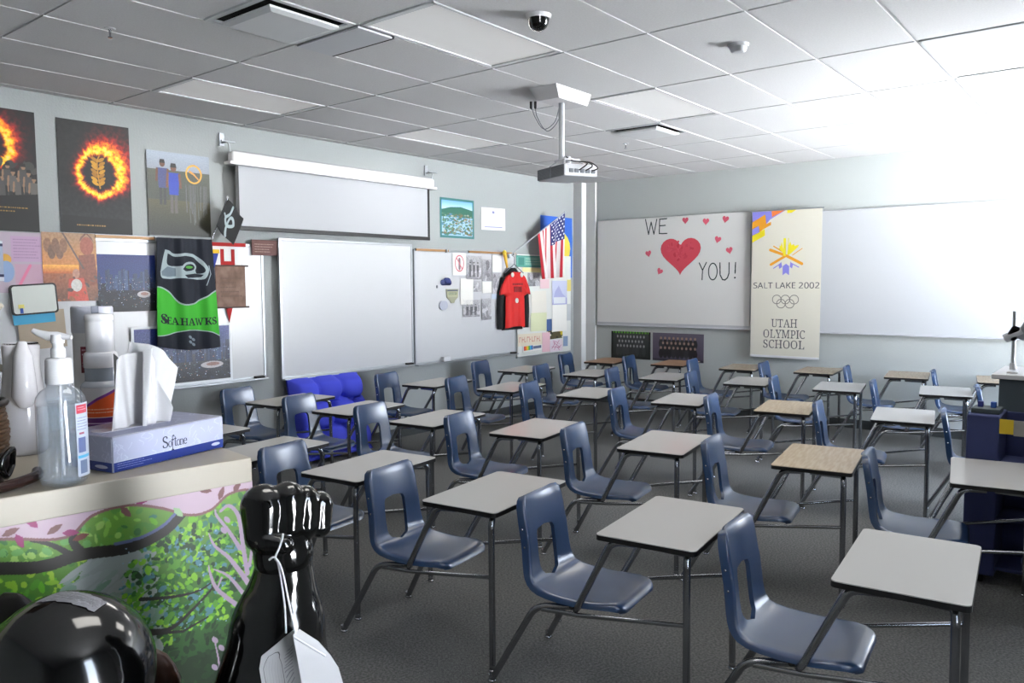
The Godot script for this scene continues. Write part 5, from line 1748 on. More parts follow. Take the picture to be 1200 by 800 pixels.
func mural() -> Pic:
	var p := Pic.new(640, 600, Color(0.25, 0.45, 0.16))
	var r := RandomNumberGenerator.new()
	r.seed = 77
	p.vgrad(0, 260, Color(0.46, 0.68, 0.22), Color(0.16, 0.36, 0.14))
	p.vgrad(260, 600, Color(0.10, 0.22, 0.09), Color(0.07, 0.15, 0.07))
	# dabs of foliage
	for i in 2600:
		var x := r.randf_range(0, 640)
		var y := r.randf_range(0, 600)
		var c := Color(0.55, 0.80, 0.22)
		var q := r.randf()
		if y > 250 + 40 * sin(x * 0.02):
			c = Color(0.08, 0.20, 0.07).lerp(Color(0.14, 0.30, 0.12), q)
		elif x > 480:
			c = [Color(0.20, 0.46, 0.16), Color(0.48, 0.78, 0.16), Color(0.11, 0.30, 0.11), Color(0.62, 0.84, 0.24), Color(0.26, 0.52, 0.40)][int(q * 4.99)]
		elif y < 60:
			c = [Color(0.36, 0.62, 0.22), Color(0.58, 0.80, 0.30), Color(0.24, 0.48, 0.22), Color(0.46, 0.72, 0.36), Color(0.66, 0.84, 0.40)][int(q * 4.99)]
		else:
			c = [Color(0.45, 0.76, 0.16), Color(0.62, 0.82, 0.22), Color(0.38, 0.66, 0.20), Color(0.70, 0.86, 0.26), Color(0.30, 0.54, 0.20)][int(q * 4.99)]
		p.ell(x, y, r.randf_range(3, 10), r.randf_range(2, 6), c, r.randf_range(0, 3), 8)
	# misty clearing
	p.poly(p.smooth(v2([394, 66, 430, 64, 462, 74, 468, 110, 452, 140, 470, 190, 490, 236, 430, 250, 380, 210, 352, 190, 372, 150, 376, 105, 394, 66])), Color(0.66, 0.70, 0.68))
	for i in 90:
		p.ell(r.randf_range(360, 480), r.randf_range(80, 240), r.randf_range(8, 26), r.randf_range(4, 10), Color(0.70, 0.73, 0.72).lerp(Color(0.45, 0.64, 0.50), r.randf() * r.randf()), -0.5, 10)
	for i in 420:
		var a := r.randf_range(0, TAU)
		var q := Vector2(530, 135) + Vector2(cos(a) * 95, sin(a) * 85) * sqrt(r.randf())
		p.ell(q.x, q.y, r.randf_range(3, 8), r.randf_range(2, 5), [Color(0.20, 0.46, 0.16), Color(0.55, 0.82, 0.18), Color(0.10, 0.26, 0.10), Color(0.38, 0.66, 0.20), Color(0.34, 0.56, 0.60)][i % 5], r.randf_range(0, 3), 8)
	# dark branches
	var bark := Color(0.13, 0.11, 0.085)
	p.line(p.smooth(v2([240, 46, 286, 56, 336, 66, 384, 61, 446, 66, 495, 54, 525, 30, 536, 10])), 17, bark)
	p.line(p.smooth(v2([384, 58, 374, 36, 386, 10])), 13, bark, 6)
	p.line(p.smooth(v2([373, 60, 347, 38, 322, 26])), 9, bark, 3)
	p.line(p.smooth(v2([429, 56, 464, 55, 497, 44, 519, 26])), 5, Color(0.40, 0.44, 0.62))
	p.line(p.smooth(v2([465, 198, 502, 206, 535, 187, 575, 156])), 7, bark, 3)
	p.line(v2([465, 203, 521, 216, 560, 205]), 6, bark, 2)
	p.line(p.smooth(v2([461, 148, 504, 157, 545, 159, 570, 150])), 6, bark, 2)
	for i in 60:
		p.ell(r.randf_range(430, 620), r.randf_range(60, 240), 1.5, 1.2, Color(0.62, 0.76, 0.86), 0, 6)
	# pink border with a vine
	var vine := p.smooth(v2([-20, 14, 120, 26, 200, 10, 288, 17, 347, 31, 374, 29, 402, 8, 448, 3, 496, 17, 536, 36, 570, 35, 599, 16, 631, 14, 650, 30]), 8)
	var pink := PackedVector2Array(vine)
	pink.append(Vector2(650, -5))
	pink.append(Vector2(-20, -5))
	p.poly(pink, Color(0.86, 0.75, 0.82))
	p.line(vine, 4, Color(0.55, 0.36, 0.36))
	for q in [[300, 10, -0.3, 0], [325, 2, 0.9, 1], [352, 18, -0.5, 0], [372, 27, 0.2, 1], [470, 0, -0.3, 1], [445, 12, 0.9, 0], [562, 2, 0.3, 0], [520, 28, 0.9, 2], [588, 12, -1.2, 0], [614, 6, -1.0, 0], [310, 24, 1.2, 1], [384, 36, -0.2, 3]]:
		var lc: Color = [Color(0.50, 0.30, 0.30), Color(0.62, 0.12, 0.42), Color(0.66, 0.80, 0.60), Color(0.5, 0.2, 0.18)][q[3]]
		var lf := PackedVector2Array()
		for v in [Vector2(-11, 0), Vector2(-3, -5), Vector2(5, -4), Vector2(12, 0), Vector2(4, 4), Vector2(-4, 4)]:
			lf.append(Vector2(q[0], q[1]) + v.rotated(q[2]))
		p.poly(lf, lc)
	# lilac branches on the right
	var lil := Color(0.74, 0.64, 0.74)
	p.line(p.smooth(v2([627, 152, 621, 105, 615, 55, 600, 34, 586, 40])), 8, lil, 5)
	p.line(p.smooth(v2([616, 108, 598, 75, 580, 47, 577, 36])), 7, lil, 3)
	p.line(p.smooth(v2([630, 172, 599, 121, 575, 94, 566, 72])), 9, lil, 2)
	p.line(p.smooth(v2([618, 182, 595, 148, 572, 131])), 7, lil, 2)
	p.line(p.smooth(v2([608, 200, 576, 164, 566, 136, 564, 123])), 8, lil, 2)
	p.line(v2([576, 164, 584, 148]), 4, lil)
	p.line(p.smooth(v2([631, 140, 639, 88, 634, 50])), 6, lil, 3)
	p.line(p.smooth(v2([577, 310, 574, 275, 568, 240])), 4, lil, 2)
	for q in [[570, 246], [580, 262], [568, 290], [590, 72], [596, 56]]:
		p.ell(q[0], q[1], 7, 4, lil, 0.9)
	return p

# a printed patch wrapped round a bottle; angles in radians about y, 0 = +x
func wrap_mesh(r: float, y0: float, y1: float, a0: float, a1: float, sx := 1.0, sz := 1.0) -> ArrayMesh:
	var m := MB.new()
	var rows := []
	var back := []
	for j in 2:
		var row := PackedVector3Array()
		for i in 17:
			var a := lerpf(a0, a1, i / 16.0)
			row.append(Vector3(cos(a) * r * sx, y1 if j == 0 else y0, sin(a) * r * sz))
		rows.append(row)
	m.grid(rows, 1)
	return m.mesh()

func counter_items() -> void:
	# angle that faces the camera from here, measured so that patches turn to it
	var face := atan2(9.95 - 9.6, 6.78 - 5.5)
	# --- tissue box ---
	var tb := thing("tissue_box", "flat pale blue and navy tissue box with script lettering", "tissue box", Vector3(5.510, 1.52, 9.488), 1.776)
	var p := Pic.new(640, 168, Color(0.72, 0.74, 0.84))
	var r := RandomNumberGenerator.new()
	r.seed = 12
	var nav := Color(0.12, 0.20, 0.50)
	for i in 46:
		var x := r.randf_range(0, 640)
		var y := r.randf_range(0, 110)
		p.line(p.smooth(v2([x, y, x + r.randf_range(-24, 24), y + 16, x + r.randf_range(-30, 30), y + 30])), 5, Color(0.78, 0.80, 0.89), 2)
	p.rect(0, 122, 640, 46, nav)
	p.rect(0, 119, 640, 3, Color(0.80, 0.82, 0.90))
	script_word(p, 265, 40, 64.0, Color(0.16, 0.17, 0.26))
	for k in 3:
		p.lines_of_print(18, 130 + k * 11, 170 + 60 * (k % 2), 1, 7, Color(0.75, 0.78, 0.90), r)
	p.ell(590, 142, 28, 9, Color(0.80, 0.82, 0.9))
	var e := Pic.new(256, 168, Color(0.72, 0.74, 0.84))
	for i in 20:
		var x := r.randf_range(0, 256)
		var y := r.randf_range(0, 110)
		e.line(e.smooth(v2([x, y, x + r.randf_range(-24, 24), y + 16, x + r.randf_range(-30, 30), y + 30])), 5, Color(0.79, 0.81, 0.9), 2)
	e.rect(0, 122, 256, 46, nav)
	e.ell(200, 146, 34, 9, Color(0.78, 0.80, 0.88))
	var tp := Pic.new(256, 128, Color(0.56, 0.58, 0.70))
	for i in 60:
		var x := r.randf_range(0, 256)
		var y := r.randf_range(0, 128)
		tp.line(tp.smooth(v2([x, y, x + r.randf_range(-20, 20), y + 12, x + r.randf_range(-24, 24), y + 22])), 4, Color(0.64, 0.66, 0.77), 2)
	obj("carton", box_mesh(Vector3(0.2105, 0.054, 0.1145), 0.0015), flat(Color(0.66, 0.68, 0.78), 0.4), tb, Vector3(0, 0.0275, 0))
	var bw := [[Vector3(0, 0.0275, 0.0578), 0.0, 0.209, 0.052, p.mat(0.3)], [Vector3(-0.1058, 0.0275, 0), -PI / 2, 0.113, 0.052, e.mat(0.3)]]
	for q in bw:
		var o := obj("printed_side", null, null, tb, q[0], Vector3(0, q[1], 0))
		o.mesh = sheet_mesh(q[2], q[3], 0.0004)
		o.set_surface_override_material(0, q[4])
		o.set_surface_override_material(1, M.paper)
	var o := obj("printed_top", null, null, tb, Vector3(0, 0.0547, 0), Vector3(-PI / 2, 0, 0))
	o.mesh = sheet_mesh(0.209, 0.113, 0.0004)
	o.set_surface_override_material(0, tp.mat(0.3))
	o.set_surface_override_material(1, M.paper)
	var sl := MB.new()
	sl.extrude(round_rect(0.13, 0.035, 0.017, 6), 0.0008)
	obj("slot_film", sl.mesh(), flat(Color(0.80, 0.80, 0.84), 0.25), tb, Vector3(-0.03, 0.0556, 0.0), Vector3(-PI / 2, 0, 0))
	# pulled tissue: folded leaves
	var ti := thing("tissue", "white folded tissue standing out of the tissue box slot", "tissue", Vector3(5.510 - 0.204 * 0.020, 1.575, 9.488 - 0.979 * 0.020), 1.776)
	ti.scale = Vector3(1.0, 1.13, 1.0)
	var white := flat(Color(0.84, 0.84, 0.85), 0.9)
	white.backlight_enabled = true
	white.backlight = Color(0.25, 0.25, 0.25)
	obj("leaf", leaf([-0.094, 0, -0.075, 0, -0.055, 0, -0.030, 0, -0.012, 0], [-0.088, 0.098, -0.080, 0.106, -0.064, 0.100, -0.042, 0.101, -0.024, 0.106], 0.017, 1.2, 5.5), white, ti, Vector3(0, 0, 0.004))
	obj("leaf", leaf([-0.050, 0, -0.030, 0, -0.010, 0, 0.010, 0, 0.028, 0], [-0.036, 0.100, -0.026, 0.118, -0.006, 0.114, 0.022, 0.099, 0.054, 0.074], 0.015, 3.6, 6.0), white, ti, Vector3(0, 0, -0.012))
	obj("leaf", leaf([-0.042, 0, -0.030, 0, -0.014, 0, 0.0, 0, 0.012, 0], [-0.034, 0.108, -0.024, 0.112, -0.010, 0.092, 0.002, 0.066, 0.012, 0.020], 0.012, 0.4, 6.5), white, ti, Vector3(0, 0, 0.014))
	# --- clear pump bottle ---
	var b := thing("pump_bottle", "clear hand sanitizer bottle with a white pump", "bottle", Vector3(5.588, 1.52, 9.648))
	var gel := flat(Color(0.86, 0.93, 1.0, 0.13), 0.04)
	gel.transparency = BaseMaterial3D.TRANSPARENCY_ALPHA
	obj("body", lathe_mesh([Vector2(0.024, 0.0), Vector2(0.029, 0.003), Vector2(0.0318, 0.010), Vector2(0.0322, 0.060), Vector2(0.0322, 0.118), Vector2(0.031, 0.124), Vector2(0.025, 0.133), Vector2(0.017, 0.139), Vector2(0.0165, 0.146)], 12), gel, b)
	obj("gel_filling", lathe_mesh([Vector2(0.022, 0.004), Vector2(0.027, 0.007), Vector2(0.0295, 0.012), Vector2(0.0298, 0.06), Vector2(0.0298, 0.112), Vector2(0.01, 0.113)], 12), gel, b)
	obj("collar", lathe_mesh([Vector2(0.0172, 0.143), Vector2(0.0178, 0.146), Vector2(0.0172, 0.176), Vector2(0.0155, 0.179), Vector2(0.010, 0.1795)], 24), M.white_plastic, b)
	obj("stem", lathe_mesh([Vector2(0.0095, 0.178), Vector2(0.0095, 0.192), Vector2(0.0070, 0.194), Vector2(0.0070, 0.206)], 18), M.white_plastic, b)
	var sp := MB.new()
	var dirv := Vector3(0.78, 0, -0.625)      # spout runs across the view
	sp.tube(PackedVector3Array([dirv * 0.020 + Vector3(0, 0.208, 0), Vector3(0, 0.210, 0), dirv * -0.012 + Vector3(0, 0.2095, 0), dirv * -0.026 + Vector3(0, 0.214, 0), dirv * -0.034 + Vector3(0, 0.218, 0)]), PackedFloat32Array([0.0030, 0.0062, 0.0068, 0.0048, 0.0034]), 12)
	sp.tube(PackedVector3Array([Vector3(0, 0.200, 0), Vector3(0, 0.212, 0)]), 0.0088, 14)
	obj("nozzle", sp.mesh(), M.white_plastic, b)
	obj("dip_tube", tube_mesh([Vector3(0, 0.012, 0.0), Vector3(0, 0.14, 0)], 0.0024, 8), M.white_plastic, b)
	var lp := Pic.new(128, 256, Color(0.80, 0.84, 0.90))
	lp.rect(6, 6, 96, 30, Color(0.82, 0.25, 0.34))
	lp.lines_of_print(16, 14, 70, 2, 8, Color(0.95, 0.9, 0.92), r)
	lp.lines_of_print(10, 50, 100, 5, 10, Color(0.5, 0.52, 0.70), r)
	lp.rect(20, 102, 40, 7, Color(0.70, 0.40, 0.48))
	lp.rect(12, 120, 60, 52, Color(0.42, 0.48, 0.68))
	lp.rect(6, 182, 110, 10, Color(0.35, 0.75, 0.90))
	lp.rect(20, 200, 60, 46, Color(0.45, 0.52, 0.66))
	obj("label", wrap_mesh(0.0328, 0.012, 0.116, face - 0.45, face - 1.35), lp.mat(0.4), b)
	# --- foam bottle with orange and purple label ---
	var c := thing("foam_bottle", "white capped bottle with an orange and purple label behind the tissue", "bottle", on_top(Vector3(-0.275, 0, 0.142)))
	obj("body", lathe_mesh([Vector2(0.030, 0.0), Vector2(0.034, 0.004), Vector2(0.034, 0.106), Vector2(0.031, 0.112), Vector2(0.0262, 0.116)], 28), flat(Color(0.76, 0.78, 0.82), 0.2), c)
	obj("collar", lathe_mesh([Vector2(0.0262, 0.115), Vector2(0.0262, 0.140)], 28), flat(Color(0.62, 0.66, 0.70), 0.15), c)
	obj("dome_cap", lathe_mesh([Vector2(0.0275, 0.139), Vector2(0.0275, 0.158), Vector2(0.026, 0.164), Vector2(0.023, 0.166)], 28), M.white_plastic, c)
	obj("overcap", lathe_mesh([Vector2(0.0225, 0.165), Vector2(0.0225, 0.217), Vector2(0.0215, 0.220), Vector2(0.0235, 0.221), Vector2(0.0235, 0.228), Vector2(0.022, 0.231), Vector2(0.012, 0.232)], 28), M.white_plastic, c)
	lp = Pic.new(256, 160, Color(0.90, 0.90, 0.92))
	lp.poly(v2([0, 70, 90, 36, 170, 14, 256, 4, 256, 84, 0, 84]), Color(0.88, 0.36, 0.16))
	lp.line(v2([0, 66, 90, 32, 170, 10, 256, 0]), 8, Color(0.48, 0.22, 0.58))
	lp.rect(0, 86, 256, 74, Color(0.36, 0.14, 0.44))
	for k in 3:
		lp.rect(0, 100 + k * 20, 256, 3, Color(0.80, 0.70, 0.85))
	lp.lines_of_print(30, 60, 190, 2, 9, Color(0.96, 0.80, 0.70), r)
	obj("label", wrap_mesh(0.0346, 0.010, 0.106, face + 1.3, face - 1.3), lp.mat(0.35), c)
	# --- spray can ---
	var s := thing("spray_can", "white spray can with a notched cap and small red and blue label", "can", on_top(Vector3(-0.352, 0, 0.132)))
	obj("body", lathe_mesh([Vector2(0.032, 0.0), Vector2(0.033, 0.004), Vector2(0.033, 0.196), Vector2(0.030, 0.204)], 28), M.white_plastic, s)
	var cp := MB.new()
	cp.lathe(PackedVector2Array([Vector2(0.0345, 0.196), Vector2(0.0345, 0.240), Vector2(0.033, 0.243), Vector2(0.028, 0.243), Vector2(0.028, 0.222), Vector2(0.004, 0.222)]), 28)
	obj("cap", cp.mesh(), flat(Color(0.80, 0.81, 0.85), 0.3), s)
	var nt := MB.new()
	nt.box(Vector3(cos(face) * 0.0335, 0.236, sin(face) * 0.0335), Vector3(0.004, 0.016, 0.012), 0.001, Basis(Vector3.UP, -face))
	obj("cap_notch", nt.mesh(), flat(Color(0.55, 0.57, 0.62)), s)
	obj("nozzle", lathe_mesh([Vector2(0.008, 0.218), Vector2(0.008, 0.232)], 14), flat(Color(0.10, 0.14, 0.40)), s)
	lp = Pic.new(160, 120, Color(0.42, 0.06, 0.16))
	lp.poly(v2([104, 0, 160, 0, 160, 120, 104, 120]), Color(0.12, 0.22, 0.55))
	lp.rect(0, 62, 120, 58, Color(0.38, 0.05, 0.14))
	lp.lines_of_print(8, 12, 108, 2, 20, Color(0.85, 0.75, 0.80), r)
	lp.lines_of_print(8, 72, 92, 2, 14, Color(0.75, 0.6, 0.66), r)
	obj("label", wrap_mesh(0.0335, 0.125, 0.172, face + 0.8, face - 0.75), lp.mat(0.4), s)
	# --- white glazed pitcher ---
	var w := thing("pitcher", "white glazed ceramic pitcher with a drop shaped spout", "pitcher", on_top(Vector3(-0.305, 0, 0.256)))
	var glaze := flat(Color(0.86, 0.85, 0.86), 0.12)
	obj("jug", lathe_mesh([Vector2(0.028, 0.0), Vector2(0.034, 0.008), Vector2(0.036, 0.05), Vector2(0.032, 0.10), Vector2(0.027, 0.145), Vector2(0.028, 0.18), Vector2(0.025, 0.186), Vector2(0.022, 0.16), Vector2(0.004, 0.10)], 28), glaze, w)
	var tv := Vector3(cos(face), 0, sin(face))
	var dp := MB.new()
	dp.tube(PackedVector3Array([tv * 0.026 + Vector3(0, 0.188, 0), tv * 0.034 + Vector3(0, 0.165, 0), tv * 0.036 + Vector3(0, 0.13, 0), tv * 0.037 + Vector3(0, 0.10, 0), tv * 0.034 + Vector3(0, 0.083, 0)]), PackedFloat32Array([0.007, 0.014, 0.017, 0.019, 0.010]), 16)
	obj("spout", dp.mesh(), glaze, w)
	var lf := Vector3(-0.78, 0, 0.625)
	obj("handle", tube_mesh(catmull([lf * 0.020 + Vector3(0, 0.14, 0), lf * 0.045 + Vector3(0, 0.15, 0), lf * 0.058 + Vector3(0, 0.185, 0), lf * 0.052 + Vector3(0, 0.225, 0), lf * 0.03 + Vector3(0, 0.25, 0)], 5), 0.006, 10), flat(Color(0.80, 0.77, 0.70), 0.25), w)
	# --- dark woven pot with a leather loop ---
	var k := thing("wicker_pot", "dark brown woven pot at the left edge of the cabinet top", "basket", Vector3(5.515, 1.52, 9.748))
	var wick := flat(Color(0.28, 0.20, 0.13), 0.45)
	var dark := flat(Color(0.07, 0.05, 0.045), 0.3)
	var wm := MB.new()
	for i in 12:
		var y := 0.052 + i * 0.0055
		var ring := PackedVector3Array()
		for q in 33:
			var a := TAU * q / 32.0
			var rr := 0.050 + 0.003 * sin(i * 0.35) + 0.0012 * (1 if (q + i) % 2 else -1)
			ring.append(Vector3(cos(a) * rr, y, sin(a) * rr))
		wm.tube(ring, 0.0034, 6)
	var wo := obj("weave", wm.mesh(), wick, k)
	wo.set_meta("kind", "stuff")
	obj("lower_bowl", lathe_mesh([Vector2(0.036, 0.0), Vector2(0.050, 0.010), Vector2(0.056, 0.030), Vector2(0.053, 0.050), Vector2(0.046, 0.054)], 30), dark, k)
	obj("rim", tube_mesh(catmull([Vector3(0.053, 0.118, 0), Vector3(0.037, 0.118, -0.037), Vector3(0, 0.118, -0.053), Vector3(-0.037, 0.118, -0.037), Vector3(-0.053, 0.118, 0), Vector3(-0.037, 0.118, 0.037), Vector3(0, 0.118, 0.053), Vector3(0.037, 0.118, 0.037), Vector3(0.053, 0.118, 0)], 5), 0.005, 8), dark, k)
	obj("side_ring", tube_mesh(catmull([Vector3(0.03, 0.03, -0.05), Vector3(0.045, 0.055, -0.046), Vector3(0.056, 0.04, -0.028), Vector3(0.05, 0.018, -0.035), Vector3(0.03, 0.03, -0.05)], 5), 0.004, 8), M.gloss_black, k)
	var lo := obj("leather_loop", tube_mesh(catmull([Vector3(0.035, 0.008, 0.10), Vector3(0.062, 0.008, 0.03), Vector3(0.060, 0.009, -0.03), Vector3(0.035, 0.010, -0.075), Vector3(0.0, 0.009, -0.09)], 6), 0.0075, 10), flat(Color(0.16, 0.09, 0.08), 0.25), null, Vector3(5.520, 1.52, 9.748))
	tag(lo, "dark brown leather strap curled on the cabinet beside the woven pot", "strap")
	var wd := obj("wooden_board", box_mesh(Vector3(0.02, 0.20, 0.035), 0.003), flat(Color(0.50, 0.38, 0.26), 0.6), null, Vector3(5.415, 1.62, 9.75), Vector3(0.45, 0.5, 0.2))
	tag(wd, "slanted brown wooden board at the left edge above the woven pot", "board")

func script_word(p: Pic, x: float, y: float, s: float, c: Color) -> void:
	# thin italic lettering of the box
	var a := ["S", "o", "f", "t", "o", "n", "e"]
	var at := [0.0, 0.52, 0.80, 1.06, 1.26, 1.56, 1.92]
	var hh := [0.95, 0.5, 1.25, 0.8, 0.5, 0.5, 0.5]
	var ww := [0.5, 0.34, 0.30, 0.24, 0.34, 0.38, 0.34]
	for i in a.size():
		var bot := 1.0 if a[i] != "f" else 1.3
		p.text(a[i], x + at[i] * s, y + (bot - hh[i]) * s, ww[i] * s, hh[i] * s, c, "Droid Serif", 400)

func leaf(base: Array, top: Array, fold: float, ph: float, fq: float) -> ArrayMesh:
	var n := 24
	var b := PackedVector2Array()
	var t := PackedVector2Array()
	for i in n + 1:
		var f := float(i) / n * (base.size() / 2 - 1)
		var k := mini(int(f), base.size() / 2 - 2)
		var u := f - k
		b.append(Vector2(base[2 * k], base[2 * k + 1]).lerp(Vector2(base[2 * k + 2], base[2 * k + 3]), u))
		t.append(Vector2(top[2 * k], top[2 * k + 1]).lerp(Vector2(top[2 * k + 2], top[2 * k + 3]), u))
	var rows := []
	var back := []
	for j in 15:
		var v := j / 14.0
		var row := PackedVector3Array()
		for i in n + 1:
			var q := b[i].lerp(t[i], v)
			var u := float(i) / n
			var z := fold * sin(u * fq + ph) * (0.45 + 0.55 * v) + fold * 0.35 * sin(u * fq * 2.3 + ph * 2.0 - v * 1.2)
			row.append(Vector3(q.x, q.y, z))
		rows.append(row)
		var r := PackedVector3Array()
		for i in range(n, -1, -1):
			r.append(row[i] - Vector3(0, 0, 0.0012))
		back.append(r)
	var m := MB.new()
	m.grid(rows, 1)
	m.grid(back, 2)
	return m.mesh()

# ================= glossy statue =================
# field of rounded, tapered bones: [from, to, radius, radius]; meshed with surface nets into m
func bones(m: MB, list: Array, cell: float, k: float, gr: int) -> void:
	var lo := Vector3(1e9, 1e9, 1e9)
	var hi := -lo
	for b in list:
		var r: float = maxf(b[2], b[3]) + cell * 2
		lo = lo.min(b[0] - Vector3.ONE * r).min(b[1] - Vector3.ONE * r)
		hi = hi.max(b[0] + Vector3.ONE * r).max(b[1] + Vector3.ONE * r)
	var n := Vector3i(((hi - lo) / cell).ceil()) + Vector3i.ONE
	var f := PackedFloat32Array()
	f.resize(n.x * n.y * n.z)
	f.fill(1.0)
	for b in list:
		var r: float = maxf(b[2], b[3]) + k + cell * 2
		var a: Vector3 = b[0]
		var d: Vector3 = b[1] - b[0]
		var l2 := maxf(d.length_squared(), 1e-9)
		var p0 := Vector3i(((a.min(b[1]) - Vector3.ONE * r - lo) / cell).floor()).clamp(Vector3i.ZERO, n - Vector3i.ONE)
		var p1 := Vector3i(((a.max(b[1]) + Vector3.ONE * r - lo) / cell).ceil()).clamp(Vector3i.ZERO, n - Vector3i.ONE)
		var ra: float = b[2]
		var rb: float = b[3]
		for z in range(p0.z, p1.z + 1):
			for y in range(p0.y, p1.y + 1):
				var at := (z * n.y + y) * n.x
				for x in range(p0.x, p1.x + 1):
					var p := lo + Vector3(x, y, z) * cell
					var t := clampf((p - a).dot(d) / l2, 0.0, 1.0)
					var s := (p - a - d * t).length() - lerpf(ra, rb, t)
					var o := f[at + x]
					var h := maxf(k - absf(o - s), 0.0)
					f[at + x] = minf(o, s) - h * h * 0.25 / k
	var vert := {}
	var pts := PackedVector3Array()
	var sx := 1
	var sy := n.x
	var sz := n.x * n.y
	for z in n.z - 1:
		for y in n.y - 1:
			for x in n.x - 1:
				var i := (z * n.y + y) * n.x + x
				var c := [f[i], f[i + sx], f[i + sy], f[i + sx + sy], f[i + sz], f[i + sx + sz], f[i + sy + sz], f[i + sx + sy + sz]]
				var neg := 0
				for q in c:
					if q < 0.0:
						neg += 1
				if neg == 0 or neg == 8:
					continue
				var acc := Vector3.ZERO
				var cnt := 0
				for e in EDGES:
					var va: float = c[e[0]]
					var vb: float = c[e[1]]
					if (va < 0.0) != (vb < 0.0):
						var t := va / (va - vb)
						var pa := Vector3(e[0] & 1, (e[0] >> 1) & 1, e[0] >> 2)
						var pb := Vector3(e[1] & 1, (e[1] >> 1) & 1, e[1] >> 2)
						acc += pa.lerp(pb, t)
						cnt += 1
				vert[i] = pts.size()
				pts.append(lo + (Vector3(x, y, z) + acc / cnt) * cell)
	for i in vert:
		var x: int = i % n.x
		var y: int = (i / n.x) % n.y
		var z: int = i / sz
		if f[i] < 0.0 != (f[i + sx] < 0.0) and y > 0 and z > 0:
			_net(m, pts, vert, i, i - sy, i - sy - sz, i - sz, f[i] < 0.0, gr)
		if f[i] < 0.0 != (f[i + sy] < 0.0) and x > 0 and z > 0:
			_net(m, pts, vert, i, i - sz, i - sz - sx, i - sx, f[i] < 0.0, gr)
		if f[i] < 0.0 != (f[i + sz] < 0.0) and x > 0 and y > 0:
			_net(m, pts, vert, i, i - sx, i - sx - sy, i - sy, f[i] < 0.0, gr)

const EDGES := [[0, 1], [2, 3], [4, 5], [6, 7], [0, 2], [1, 3], [4, 6], [5, 7], [0, 4], [1, 5], [2, 6], [3, 7]]

func _net(m: MB, pts: PackedVector3Array, vert: Dictionary, a: int, b: int, c: int, d: int, flip: bool, gr: int) -> void:
	if not (vert.has(a) and vert.has(b) and vert.has(c) and vert.has(d)):
		return
	if flip:
		m.quad(pts[vert[a]], pts[vert[d]], pts[vert[c]], pts[vert[b]], gr)
	else:
		m.quad(pts[vert[a]], pts[vert[b]], pts[vert[c]], pts[vert[d]], gr)

